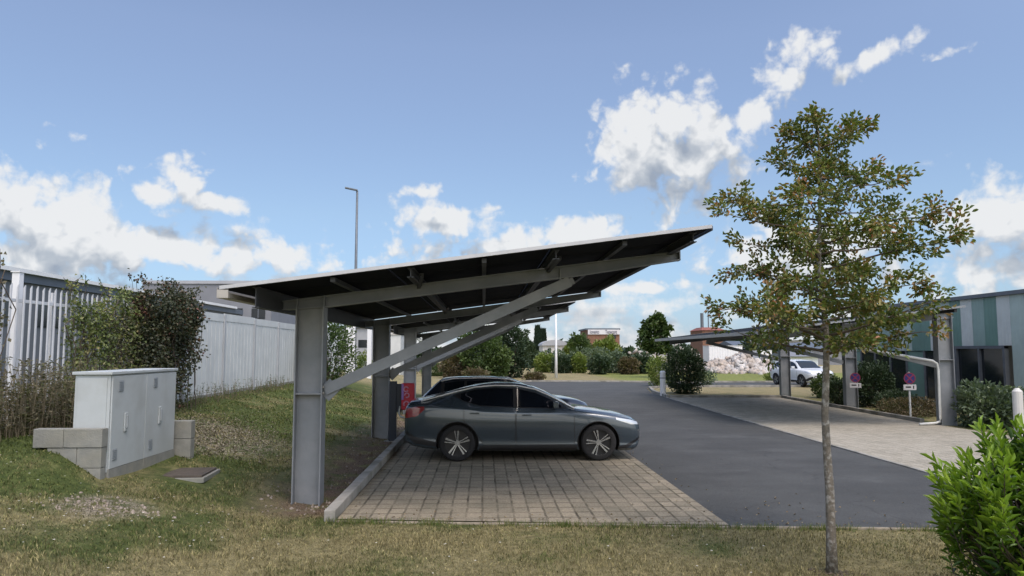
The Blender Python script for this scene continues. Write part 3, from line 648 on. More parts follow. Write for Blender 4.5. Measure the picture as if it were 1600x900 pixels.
def right_canopy():
    t = thing('solar_canopy', 'solar carport across the road with its columns beside the striped green building', 'solar carport', (13.35, 20.98, 0), -math.atan2(.57, 12.8), group='solar carports over the parking bays')
    Z = lambda x: 3.40+.122*x       # x local: column at 0, low edge at -5.5
    x0r, x1r = -5.60, -.12
    for i, y in enumerate((0, 6.1, 12.8)):
        mb = MB(); hcol(mb, 0, y, -.2, Z(0)-.14, .44); mb.box(-.2, .2, y-.12, y-.008, 1.88, 1.90); mb.build('column', m_steel, t)
        mb = MB()
        for zo, hh, w in ((-.155, .016, .15), (-.33, .016, .15)):
            mb.quad_prism([(-5.3, y-w/2, Z(-5.3)+zo), (.3, y-w/2, Z(.3)+zo), (.3, y+w/2, Z(.3)+zo), (-5.3, y+w/2, Z(-5.3)+zo)], [(-5.3, y-w/2, Z(-5.3)+zo+hh), (.3, y-w/2, Z(.3)+zo+hh), (.3, y+w/2, Z(.3)+zo+hh), (-5.3, y+w/2, Z(-5.3)+zo+hh)])
        mb.quad_prism([(-5.3, y-.006, Z(-5.3)-.318), (.3, y-.006, Z(.3)-.318), (.3, y+.006, Z(.3)-.318), (-5.3, y+.006, Z(-5.3)-.318)], [(-5.3, y-.006, Z(-5.3)-.155), (.3, y-.006, Z(.3)-.155), (.3, y+.006, Z(.3)-.155), (-5.3, y+.006, Z(-5.3)-.155)])
        mb.build('beam', m_steel, t)
        mb = MB(); mb.obox((-.22, y, 1.72), (-3.6, y, Z(-3.6)-.42), .10, .14); mb.build('strut', m_steel, t)
    for x in (-5.2, -3.4, -1.7, -.3):
        mb = MB(); zt = Z(x)-.042; mb.box(x-.04, x+.04, -1.2, 14.0, zt-.11, zt); mb.build('purlin', m_purlin, t)
    n = 15; y0r, y1r = -1.3, 14.1; dy = (y1r-y0r)/n
    for i in range(n):
        for j in range(3):
            a = x0r+(x1r-x0r)*j/3+.01; b = x0r+(x1r-x0r)*(j+1)/3-.01; y0 = y0r+i*dy+.01; y1 = y0+dy-.02
            mb = MB(); mb.quad_prism([(a, y0, Z(a)-.04), (b, y0, Z(b)-.04), (b, y1, Z(b)-.04), (a, y1, Z(a)-.04)], [(a, y0, Z(a)), (b, y0, Z(b)), (b, y1, Z(b)), (a, y1, Z(a))])
            mb.build('solar_panel', m_panel, t)
    for yy in (y0r-.04, y1r+.003):
        mb = MB(); a, b = x0r-.02, x1r+.02
        mb.quad_prism([(a, yy, Z(a)-.05), (b, yy, Z(b)-.05), (b, yy+.035, Z(b)-.05), (a, yy+.035, Z(a)-.05)], [(a, yy, Z(a)+.006), (b, yy, Z(b)+.006), (b, yy+.035, Z(b)+.006), (a, yy+.035, Z(a)+.006)])
        mb.build('edge_trim', m_edge, t)
    for q_ in t.children:
        if q_.name.startswith('edge_trim'): q_.data.materials[0] = m_steel
    mb = MB(); mb.box(x0r-.14, x0r-.01, y0r, y1r, Z(x0r)-.12, Z(x0r)-.01); mb.build('gutter', m_zinc, t)
    mb = MB(); xg = x0r-.07
    mb.tube([(xg, -.16, Z(xg)-.1), (xg+.05, -.16, Z(xg)-.35), (-3.7, -.16, Z(-3.7)-.50), (-.42, -.16, 1.86), (-.30, -.16, 1.78), (-.27, -.16, 1.60), (-.27, -.16, .22), (-.30, -.16, .13), (-.40, -.16, .09), (-.95, -.3, .07)], .036, 10)
    mb.build('downpipe', M('pale_pipe', (.55, .56, .54), .45), t, smooth=True)
right_canopy()

# ------------------------------------------------------------------ cars
def cubic(xs, ys):
    xs = np.array(xs, float); ys = np.array(ys, float); h = np.diff(xs); d = np.diff(ys)/h
    m = np.zeros(len(xs)); m[0] = d[0]; m[-1] = d[-1]
    for i in range(1, len(xs)-1):
        m[i] = 0 if d[i-1]*d[i] <= 0 else 2*d[i-1]*d[i]/(d[i-1]+d[i])
    def f(x):
        i = int(np.clip(np.searchsorted(xs, x)-1, 0, len(h)-1)); t = min(max((x-xs[i])/h[i], 0), 1)
        return float((2*t**3-3*t**2+1)*ys[i]+(t**3-2*t**2+t)*h[i]*m[i]+(-2*t**3+3*t**2)*ys[i+1]+(t**3-t**2)*h[i]*m[i+1])
    return f
class CarShape:
    def __init__(s, L, w, zs, zb, zt, wr):
        s.L = L
        s.w, s.zs, s.zb, s.zt, s.wr = [cubic(*zip(*q)) for q in (w, zs, zb, zt, wr)]
    def ctrl(s, x):
        w, zs, zb, zt = s.w(x), s.zs(x), s.zb(x), s.zt(x); zt = max(zt, zb+.015); wr = min(s.wr(x), w-.05)
        g = min(1, (zt-zb)/.35); ze = zb+(zt-zb)*(.55+.36*g)
        H = zb-zs
        return [(0, zs), (w*.6, zs), (w-.13, zs), (w-.045, zs+.05), (w-.03, zs+.14*H/.8), (w-.035, zs+.26*H), (w-.006, zs+.50*H), (w, zs+.72*H), (w-.022, zb-.05), (w-.065, zb), (wr+(w-.065-wr)*.42, zb+(ze-zb)*.55), (wr, ze), (wr-.09, ze+(zt-ze)*.62), (wr*.5, zt-(zt-ze)*.1), (0, zt)]
    def section(s, x, n=4):
        c = np.array(s.ctrl(x)); c2 = np.vstack([2*c[0]-c[1], c, [-c[-2][0], c[-2][1]]]); out = []
        for i in range(1, len(c2)-2):
            p0, p1, p2, p3 = c2[i-1:i+3]
            for k in range(n):
                t = k/n; m1 = (p2-p0)*.35; m2 = (p3-p1)*.35
                out.append((2*t**3-3*t**2+1)*p1+(t**3-2*t**2+t)*m1+(-2*t**3+3*t**2)*p2+(t**3-t**2)*m2)
        out.append(c[-1]); return np.array(out)
    def y_at(s, x, z):
        q = s.section(x, 6)[12:-12]; o = np.argsort(q[:, 1], kind='stable'); return float(np.interp(z, q[o, 1], q[o, 0]))
    def z_at(s, x, y):
        q = s.section(x, 6)[60:]; o = np.argsort(q[:, 0]); return float(np.interp(abs(y), q[o, 0], q[o, 1]))
def car(label, S, paint, loc, rz, wheels, wr_, sides, opts, group=None, name='parked_car'):
    t = thing(name, label, 'car', loc, rz, group)
    X = lambda x: S.L/2-x                       # nose towards local +X
    xs = np.unique(np.concatenate([np.linspace(0, .25, 9), np.linspace(.25, S.L-.3, 64), np.linspace(S.L-.3, S.L, 10)]))
    V = []; nq = None
    for x in xs:
        q = S.section(x); r = [(X(x), -a, b) for a, b in q]; l = [(X(x), a, b) for a, b in q[-2:0:-1]]; ring = r+l; nq = len(ring); V += ring
    Fc = [(i*nq+k, i*nq+(k+1) % nq, (i+1)*nq+(k+1) % nq, (i+1)*nq+k) for i in range(len(xs)-1) for k in range(nq)]
    Fc += [tuple(reversed(range(nq))), tuple((len(xs)-1)*nq+k for k in range(nq))]
    body = mesh_from('body', V, Fc, paint, t, True, mats=[paint, m_black])
    bm = bmesh.new(); bm.from_mesh(body.data); bmesh.ops.recalc_face_normals(bm, faces=bm.faces); bm.to_mesh(body.data); bm.free()
    cuts = []
    for wx in wheels:
        for sd_ in (-1, 1):
            mb = MB(); y0, y1 = sorted((sd_*.56, sd_*1.2)); mb.tube([(X(wx), y0, wr_), (X(wx), y1, wr_)], wr_*1.17, 40)
            c = mb.build('wheel_well_cutter', m_black); c.data.materials.clear(); c.data.materials.append(m_black); bm = bmesh.new(); bm.from_mesh(c.data); bmesh.ops.recalc_face_normals(bm, faces=bm.faces); bm.to_mesh(c.data); bm.free(); c.parent = t; cuts.append(c)
    for c in cuts:
        md = body.modifiers.new('b', 'BOOLEAN'); md.operation = 'DIFFERENCE'; md.object = c; md.solver = 'EXACT'; md.material_mode = 'TRANSFER'
    bpy.context.view_layer.update()
    me = bpy.data.meshes.new_from_object(body.evaluated_get(bpy.context.evaluated_depsgraph_get()))
    body.modifiers.clear(); body.data = me
    for c in cuts: bpy.data.objects.remove(c)
    me.shade_smooth() if hasattr(me, 'shade_smooth') else None
    try: me.set_sharp_from_angle(angle=rad(35))
    except Exception: pass
    def patch(nm, lo, hi, off, mat, par, sd_, nz=8, nxx=30):
        flo = lambda x: float(np.interp(x, *zip(*lo))); fhi = lambda x: float(np.interp(x, *zip(*hi)))
        x0 = max(lo[0][0], hi[0][0]); x1 = min(lo[-1][0], hi[-1][0]); V = []
        for i in range(nxx+1):
            x = x0+(x1-x0)*i/nxx; a, b = flo(x), fhi(x)
            for k in range(nz+1):
                z = a+(b-a)*k/nz; V.append((X(x), sd_*(S.y_at(x, z)+off), z))
        n = nz+1; Fc = [(i*n+k, i*n+k+1, (i+1)*n+k+1, (i+1)*n+k) for i in range(nxx) for k in range(nz)]
        if sd_ < 0: Fc = [f[::-1] for f in Fc]
        Fc = [f[::-1] for f in Fc]
        return mesh_from(nm, V, Fc, mat, par, True)
    def toppatch(nm, xa, xb, ya, yb, off, mat, par):
        V = []; n = 15; m = 24
        for i in range(m+1):
            x = xa+(xb-xa)*i/m; yw = ya+(yb-ya)*i/m
            for k in range(n): y = -yw+2*yw*k/(n-1); V.append((X(x), y, S.z_at(x, y)+off))
        Fc = [(i*n+k, (i+1)*n+k, (i+1)*n+k+1, i*n+k+1)[::-1] for i in range(m) for k in range(n-1)]
        return mesh_from(nm, V, Fc, mat, par, True)
    O = opts
    for sd_ in (-1, 1):
        patch('window_surround', O['wl'], O['wh'], .003, m_black, t, sd_)
        for a, b in O['panes']:
            lo = [(a, float(np.interp(a, *zip(*O['wl'])))+.015)]+[(x, z+.015) for x, z in O['wl'] if a < x < b]+[(b, float(np.interp(b, *zip(*O['wl'])))+.015)]
            hi = [(a, float(np.interp(a, *zip(*O['wh'])))-.015)]+[(x, z-.015) for x, z in O['wh'] if a < x < b]+[(b, float(np.interp(b, *zip(*O['wh'])))-.015)]
            patch('side_window', lo, hi, .007, m_glass, t, sd_)
        for a, b in O['doors']:
            ar = .30; za = S.zs(2)+.135
            lo = [(a, za), (b, za)]; hb = lambda x: S.zb(x)-.02
            if b > wheels[1]-.45: lo = [(a, za), (wheels[1]-.50, za), (wheels[1]-.33, za+.28), (b, za+.45)]
            xm = np.linspace(a, b, 8); hi = [(x, hb(x)) for x in xm]
            patch('door_gap', [(x-.010 if i == 0 else x+.010 if i == len(lo)-1 else x, z-.010) for i, (x, z) in enumerate(lo)], [(x+(-.010 if i == 0 else .010 if i == 7 else 0), z) for i, (x, z) in enumerate(hi)], .0015, m_black, t, sd_)
            d = patch('door', lo, hi, .0045, paint, t, sd_, 16, 36)
            hx = b-.20; hz = S.zb(hx)-.115; yy = sd_*(S.y_at(hx, hz)+.022)
            mb = MB(); mb.obox((X(hx)-.09, yy, hz), (X(hx)+.09, yy, hz), .022, .026); mb.build('handle', paint, d, bevel=.006)
        patch('sill_trim', [(wheels[0]+.42, S.zs(2)+.02), (wheels[1]-.42, S.zs(2)+.02)], [(wheels[0]+.42, S.zs(2)+.12), (wheels[1]-.42, S.zs(2)+.12)], .004, m_black, t, sd_)
        patch('headlight', O['hl'][0], O['hl'][1], .004, m_lens, t, sd_)
        patch('tail_light', O['tl'][0], O['tl'][1], .004, m_red, t, sd_)
        if 'rb' in O: patch('rear_bumper_trim', O['rb'][0], O['rb'][1], .004, m_black, t, sd_)
        if 'fb' in O: patch('front_bumper_trim', O['fb'][0], O['fb'][1], .004, m_black, t, sd_)
        # sky reflection along the roof edge, painted on as a pale strip
        if O.get('rail'):
            pts = [(X(x), sd_*(S.y_at(x, z)+.004), z+.012) for x, z in O['rail']]
            mb = MB(); mb.tube(pts, .015, 6); mb.build('roof_shine', m_roofshine, t, smooth=True)
        mx_ = O['mirror']; yb = S.y_at(mx_, S.zb(mx_)-.01)
        mb = MB(); mb.obox((X(mx_), sd_*(yb-.03), S.zb(mx_)+.01), (X(mx_), sd_*(yb+.10), S.zb(mx_)+.055), .05, .03)
        ps = []
        c = Vector((X(mx_)-.02, sd_*(yb+.13), S.zb(mx_)+.095)); mb.box(c.x-.045, c.x+.06, c.y-.10, c.y+.10, c.z-.06, c.z+.065)
        mb.build('wing_mirror', paint, t, bevel=.02)
        # wheel arch lip
        for wx in wheels:
            pts = []
            for k in range(25):
                a = rad(-8+196*k/24); px_ = wx+math.cos(a)*wr_*1.175; pz = wr_+math.sin(a)*wr_*1.175
                if pz < S.zs(wx)+.03: continue
                pts.append((X(px_), sd_*(S.y_at(px_, pz)+.001), pz))
            mb = MB(); mb.tube(pts, .009, 6); mb.build('wheel_arch', O.get('arch', m_black), t, smooth=True)
    toppatch('windscreen', O['ws'][0], O['ws'][1], O['ws'][2], O['ws'][3], .005, m_glass, t)
    toppatch('rear_window', O['rw'][0], O['rw'][1], O['rw'][2], O['rw'][3], .005, m_glass, t)
    if 'roof' in O: toppatch('glass_roof', *O['roof'], .006, m_glass, t)
    # wheels
    def wheel(x, sd_):
        y = sd_*(S.w(x)-.115); w = bpy.data.objects.new('wheel', None); COL.objects.link(w); w.parent = t; w.location = (X(x), y, wr_); w.rotation_euler = (0, random.random(), 0)
        prof = [(.70, -.10), (.90, -.112), (.97, -.095), (1.0, -.06), (1.0, .06), (.97, .095), (.90, .112), (.735, .10)]
        V = []; n = 48
        for r, yy in prof:
            for k in range(n): a = 2*math.pi*k/n; V.append((math.cos(a)*r*wr_, yy, math.sin(a)*r*wr_))
        Fc = [(i*n+k, i*n+(k+1) % n, (i+1)*n+(k+1) % n, (i+1)*n+k) for i in range(len(prof)-1) for k in range(n)]
        mesh_from('tyre', V, Fc, m_rubber, w, True)
        mb = MB(); R = wr_*.74; f = sd_
        mb.cur = 1; mb.tube([(0, -.10*f, 0), (0, .035*f, 0)], R, 40)
        mb.cur = 0
        for k in range(40):
            a, b = 2*math.pi*k/40, 2*math.pi*(k+1)/40
            for rr0, rr1 in ((R*.955, R*1.0),):
                q = [(math.cos(a)*rr0, 0, math.sin(a)*rr0), (math.cos(b)*rr0, 0, math.sin(b)*rr0), (math.cos(b)*rr1, 0, math.sin(b)*rr1), (math.cos(a)*rr1, 0, math.sin(a)*rr1)]
                mb.quad_prism([(p[0], .036*f, p[2]) for p in q], [(p[0], .098*f, p[2]) for p in q])
        for k in range(5):
            a = 2*math.pi*k/5; ca, sa = math.cos(a), math.sin(a)
            def pt(r, off, yy): return (ca*r-sa*off, yy*f, sa*r+ca*off)
            for o0, o1, o2, o3 in ((.004, .018, .034, .058), (-.020, .000, -.044, -.006)):
                mb.quad_prism([pt(R*.16, o0, .03), pt(R*.16, o1, .03), pt(R*.965, o3, .04), pt(R*.965, o2, .04)], [pt(R*.16, o0, .075), pt(R*.16, o1, .075), pt(R*.965, o3, .09), pt(R*.965, o2, .09)])
        mb.tube([(0, .02*f, 0), (0, .082*f, 0)], R*.2, 16)
        mb.build('rim', m_rim, w, mats=[m_rim, m_rimdark])
    for wx in wheels:
        for sd_ in (-1, 1): wheel(wx, sd_)
    return t
S1 = CarShape(4.606,
  [(0, .68), (.06, .77), (.2, .845), (.5, .90), (.9, .918), (1.6, .925), (2.6, .93), (3.6, .93), (4.0, .915), (4.35, .88), (4.55, .82), (4.606, .76)],
  [(0, .30), (.06, .22), (.2, .18), (.6, .18), (1.5, .185), (3.2, .185), (4.0, .22), (4.4, .27), (4.56, .34), (4.606, .42)],
  [(0, .66), (.06, .725), (.25, .80), (.6, .87), (1.2, .945), (1.6, .985), (2.4, 1.0), (3.2, 1.03), (3.9, 1.07), (4.3, 1.085), (4.56, 1.05), (4.606, .96)],
  [(0, .70), (.06, .765), (.25, .845), (.6, .915), (1.0, .97), (1.25, 1.00), (1.5, 1.13), (1.8, 1.29), (2.1, 1.405), (2.45, 1.465), (2.8, 1.475), (3.15, 1.44), (3.6, 1.345), (4.0, 1.235), (4.3, 1.155), (4.47, 1.14), (4.56, 1.09), (4.606, .98)],
  [(0, .45), (.2, .62), (.6, .74), (1.2, .76), (1.6, .66), (2.1, .59), (2.8, .57), (3.5, .57), (4.1, .60), (4.45, .68), (4.606, .62)])
car('dark grey fastback electric car parked side-on in the nearest occupied bay', S1, m_paint, (.772, 15.28, .03), 0, (.845, 3.58), .347, 2,
  dict(wl=[(1.46, .995), (2.4, 1.015), (3.15, 1.05), (3.45, 1.13), (3.66, 1.24)], wh=[(1.46, 1.01), (1.75, 1.175), (2.05, 1.305), (2.4, 1.385), (2.85, 1.40), (3.25, 1.365), (3.66, 1.255)],
  panes=[(1.56, 2.42), (2.50, 3.52)], doors=[(1.32, 2.44), (2.47, 3.45)], hl=([(.05, .68), (.2, .69), (.50, .785)], [(.05, .725), (.2, .775), (.50, .825)]),
  tl=([(4.22, .985), (4.36, .86), (4.595, .82)], [(4.22, 1.045), (4.40, 1.04), (4.595, .99)]), rb=([(3.98, .28), (4.4, .34), (4.58, .50)], [(3.98, .36), (4.4, .47), (4.58, .58)]), fb=([(.02, .40), (.3, .23), (.46, .22)], [(.02, .44), (.3, .30), (.46, .27)]),
  rail=[(1.30, .985), (1.5, 1.085), (1.75, 1.215), (2.05, 1.345), (2.4, 1.415), (2.85, 1.425), (3.25, 1.39), (3.66, 1.29), (4.0, 1.20), (4.3, 1.125)], mirror=1.68, ws=(1.30, 2.12, .66, .52), rw=(3.3, 4.28, .48, .52), roof=(2.2, 3.2, .50, .50)))
S2 = CarShape(4.02,
  [(0, .60), (.06, .68), (.25, .80), (.6, .87), (1.2, .89), (3.2, .89), (3.7, .86), (3.95, .80), (4.02, .74)],
  [(0, .38), (.1, .24), (.6, .2), (3.3, .2), (3.8, .28), (4.02, .42)],
  [(0, .74), (.1, .84), (.5, .93), (1.0, .97), (1.6, 1.0), (3.0, 1.03), (3.7, 1.06), (3.95, 1.0), (4.02, .9)],
  [(0, .78), (.1, .90), (.4, 1.0), (.9, 1.06), (1.2, 1.16), (1.55, 1.34), (1.9, 1.46), (2.4, 1.51), (3.0, 1.505), (3.45, 1.47), (3.6, 1.38), (3.85, 1.15), (3.97, 1.02), (4.02, .92)],
  [(0, .45), (.3, .66), (.9, .74), (1.3, .66), (1.9, .60), (3.3, .60), (3.8, .66), (4.02, .62)])
car('dark blue hatchback with sky reflection painted on its roof line mostly hidden behind the grey fastback car', S2, m_paint2, (.50, 18.0, .03), 0, (.78, 3.33), .325, 2,
  dict(wl=[(1.16, 1.0), (2.0, 1.02), (3.0, 1.06), (3.5, 1.15)], wh=[(1.16, 1.02), (1.5, 1.25), (1.9, 1.40), (2.5, 1.44), (3.2, 1.42), (3.5, 1.36)], panes=[(1.25, 2.1), (2.18, 2.9), (2.96, 3.42)],
  doors=[(1.15, 2.14), (2.17, 3.0)], hl=([(.04, .74), (.3, .77), (.55, .84)], [(.04, .80), (.3, .87), (.55, .90)]), tl=([(3.7, .85), (3.97, .80)], [(3.7, 1.03), (3.97, .98)]),
  rail=[(1.16, 1.03), (1.5, 1.28), (1.9, 1.44), (2.5, 1.475), (3.2, 1.46), (3.5, 1.40)], mirror=1.42, ws=(1.0, 1.8, .66, .54), rw=(3.5, 3.88, .5, .58)))
S3 = CarShape(4.25,
  [(0, .62), (.06, .72), (.25, .84), (.6, .89), (1.2, .91), (3.4, .91), (3.9, .88), (4.2, .82), (4.25, .78)],
  [(0, .42), (.1, .28), (.6, .25), (3.4, .25), (4.0, .32), (4.25, .45)],
  [(0, .72), (.1, .84), (.5, .95), (1.0, 1.0), (1.6, 1.03), (3.2, 1.06), (3.9, 1.07), (4.2, 1.0), (4.25, .95)],
  [(0, .76), (.1, .90), (.4, .99), (1.0, 1.06), (1.3, 1.20), (1.65, 1.44), (2.0, 1.54), (2.6, 1.58), (3.3, 1.56), (3.7, 1.50), (3.95, 1.25), (4.18, 1.05), (4.25, .97)],
  [(0, .5), (.3, .7), (.9, .76), (1.3, .68), (1.9, .62), (3.5, .62), (4.0, .68), (4.25, .64)])
cx3, cy3 = G(1252, 603)
car('white compact car parked at an angle far off beyond the second solar carport column', S3, m_paint3, (19.4, 44.6, .03), rad(-79), (.85, 3.45), .34, 2,
  dict(wl=[(1.3, 1.04), (2.2, 1.06), (3.2, 1.09), (3.7, 1.18)], wh=[(1.3, 1.06), (1.65, 1.32), (2.0, 1.45), (2.6, 1.49), (3.3, 1.47), (3.7, 1.38)], panes=[(1.4, 2.25), (2.33, 3.1), (3.16, 3.6)],
  doors=[(1.25, 2.28), (2.31, 3.2)], hl=([(.06, .78), (.3, .80), (.55, .88)], [(.06, .84), (.3, .90), (.55, .93)]), tl=([(3.9, .85), (4.2, .82)], [(3.9, 1.03), (4.2, .98)]),
  mirror=1.5, ws=(1.08, 1.86, .68, .58), rw=(3.72, 4.12, .5, .6), fb=([(.02, .46), (.3, .34), (.45, .33)], [(.02, .62), (.3, .50), (.45, .44)])))

# ------------------------------------------------------------------ charger
cxp, cyp = G(612, 690, .05)
t = thing('charging_station', 'slim dark charging post with red and pink panel beside the middle carport column', 'charging station', (cxp+.02, cyp, .04))
MB().box(-.085, .085, -.06, .06, -.1, 1.40).build('post', m_cdark, t, bevel=.008)
MB().box(-.2, .22, -.14, .14, -.12, .03).build('base_slab', m_conc, t, bevel=.01)
MB().box(.085, .20, -.05, .05, .70, 1.34).build('bracket', m_cdark, t, bevel=.006)
c = MB().box(.20, .50, -.11, .09, .74, 1.36).build('charger_housing', m_cred, t, bevel=.03)
MB().box(.205, .255, -.118, -.111, .98, 1.34).build('side_strip', m_cpurp, c)
def arc(cx, cz, r, a0, a1, w, nm, m, y=-.117):
    mb = MB(); mb.tube([(cx+r*math.cos(rad(a)), y, cz+r*math.sin(rad(a))) for a in np.linspace(a0, a1, 16)], w, 6); mb.build(nm, m, c, smooth=True)
arc(.31, 1.22, .055, 20, 330, .016, 'swirl_marking', m_cpink); arc(.33, 1.08, .05, -120, 190, .016, 'swirl_marking', m_cpink); arc(.32, .88, .06, -40, 220, .015, 'swirl_marking', m_cpink)
mb = MB(); mb.tube([(.17, -.06, .82), (.15, -.12, .68), (.19, -.16, .60), (.32, -.18, .565), (.50, -.14, .57), (.66, -.05, .63)], .022, 8); mb.build('charging_cable', m_cable, t, smooth=True)

# ------------------------------------------------------------------ cabinet and plinth
t = thing('utility_cabinet', 'pale grey two-door electrical cabinet standing on the grass bank', 'electrical cabinet', (-4.93, 10.0, 0))
Lc = 2.05
MB().box(-.46, 0, 0, Lc, .56, 1.83).build('housing', m_cab, t, bevel=.006)
MB().quad_prism([(-.49, -.03, 1.833), (.03, -.03, 1.833), (.03, Lc+.03, 1.833), (-.49, Lc+.03, 1.833)], [(-.49, -.03, 1.875), (.03, -.03, 1.865), (.03, Lc+.03, 1.865), (-.49, Lc+.03, 1.875)]) if 0 else None
MB().box(-.49, .03, -.03, Lc+.03, 1.833, 1.872).build('roof', m_cab, t, bevel=.006)
MB().box(-.42, -.04, -.012, -.002, 1.05, 1.79).build('side_panel', m_cab, t, bevel=.003)
for i, (a, b) in enumerate(((.02, .995), (1.005, 2.03))):
    d = MB().box(.002, .022, a, b, .60, 1.81).build('door', m_cab, t, bevel=.004)
    hy = a+.38 if i == 0 else a+.46
    MB().box(.0235, .040, hy-.045, hy+.045, 1.05, 1.31).build('handle_plate', m_cab, d, bevel=.012)
    MB().box(.042, .062, hy-.015, hy+.015, 1.10, 1.27).build('handle', m_cabdark, d, bevel=.005)
    for (yy, zz) in ((a+.16 if i == 0 else a+.22, 1.60), (a+.05 if i == 0 else a+.12, .70)):
        mb = MB(); mb.box(.0235, .027, yy, yy+.13, zz, zz+.15)
        for k in range(6): mb.box(.027, .033, yy+.008, yy+.122, zz+.012+k*.023, zz+.022+k*.023)
        mb.build('vent', m_cabdark, d)
t = thing('concrete_plinth', 'grey concrete block footing wrapped around the electrical cabinet', 'footing', (-4.91, 9.9, .045))
def blk(x0, x1, y0, y1, z0, z1): MB().box(x0, x1, y0, y1, z0, z1).build('concrete_block', m_conc, t, bevel=.008)
blk(-.88, -.50, -.08, .06, .86, 1.10); blk(-.495, -.01, -.08, .06, .86, 1.10)
blk(-.88, -.02, .063, .10, .80, 1.09)
blk(-.70, -.33, -.07, .06, .60, .855); blk(-.325, -.015, -.07, .06, .60, .855); blk(-.62, -.3, -.068, .06, .3, .595); blk(-.295, -.017, -.068, .06, .3, .595)
blk(-.60, .0, .105, 1.10, .1, .553); blk(-.60, .002, 1.105, 2.18, .1, .553)
blk(-.6, .22, 2.25, 2.42, .70, .98); blk(-.6, .217, 2.255, 2.42, .40, .695); blk(-.6, .22, 2.25, 2.42, .05, .395)
t = thing('utility_cover', 'brown square inspection cover lying on the ground by the cabinet', 'inspection cover', (-4.52, 11.25, float(hground(-4.4, 11.25))), rad(4))
MB().box(-.50, .50, -.42, .42, -.06, .012).build('slab', m_conc, t, bevel=.01)
mb = MB(); mb.box(-.40, .46, -.38, .36, .014, .045)
for k in range(9): mb.box(-.38, .44, -.36+k*.08, -.345+k*.08, .045, .050)
mb.build('cover', m_rust, t, bevel=.004)

# ------------------------------------------------------------------ fences
FX = -7.25
t = thing('sheet_fence', 'pale grey sheet metal fence running back behind the left grass bank', 'fence', (FX, 14.2, 0))
y = 15.4-14.2; k = 0
while y < 20.5:
    y2 = y+2.72; z0 = float(hground(FX, 14.2+y))-.02
    mb = MB()
    n = 9; dy = 2.70/n
    for i in range(n):      # ribbed sheet
        a = y+.01+i*dy; mb.box(-.012, .004, a, a+dy*.78, z0+.12, z0+2.06); mb.box(-.020, -.004, a+dy*.78, a+dy, z0+.12, z0+2.06)
    mb.build('sheet_panel', m_fpanel, t)
    MB().box(-.02, .016, y+.01, y2-.01, z0+2.062, z0+2.27).build('top_panel', m_fpanel, t)
    MB().box(-.05, .03, y+.01, y2-.01, z0-.2, z0+.115).build('concrete_kickboard', m_conc, t)
    MB().box(-.05, .05, y-.045, y+.045, z0-.2, z0+2.24).build('post', m_fpost, t)
    y = y2
MB().box(-.05, .05, y-.045, y+.045, .7, 3.2).build('post', m_fpost, t)
t = thing('palisade_fence', 'galvanised steel palisade fence overgrown with creeper at the left edge', 'fence', (FX, 7.0, 0))
zf = .93
for i in range(52):
    y = i*.168
    if y > 8.3: break
    mb = MB(); w = .033; z1 = zf+2.26+random.uniform(-.01, .01)
    mb.quad_prism([(0, y-w, zf+.05), (.012, y-w*.4, zf+.05), (.012, y+w*.4, zf+.05), (0, y+w, zf+.05)], [(0, y-w, z1-.05), (.012, y-w*.4, z1), (.012, y+w*.4, z1), (0, y+w, z1-.05)])
    mb.build('pale', m_palis, t)
for zz in (.35, 2.0): MB().box(-.06, -.004, -.1, 8.35, zf+zz-.025, zf+zz+.025).build('rail', m_palis, t)
for y in (.2, 3.0, 5.8, 8.35): MB().box(-.13, -.063, y-.05, y+.05, zf-.2, zf+2.2).build('post', m_palis, t)
t = thing('gate_post', 'tall white steel post standing behind the overgrown palisade fence', 'post', (FX-.35, 12.25, 0))
MB().box(-.06, .06, -.06, .06, .6, 3.42).build('post_tube', m_white, t, bevel=.006); MB().box(-.075, .075, -.075, .075, 3.422, 3.44).build('cap', m_white, t)
# gateway farther back
for i, (u, lab) in enumerate(((544, 'leftmost of three white gateway posts seen under the carport'), (551, 'middle of three white gateway posts seen under the carport'), (577, 'rightmost white gateway post seen just left of the second carport column'))):
    x, y, z = P(u, 560, 38.5+i*.3)
    t = thing('gateway_post', lab, 'post', (x, y, 0), group='white gateway posts beyond the bank')
    MB().box(-.11, .11, -.11, .11, .3, 3.55).build('shaft', m_white, t, bevel=.01); MB().box(-.14, .14, -.14, .14, 3.552, 3.6).build('cap', m_white, t)

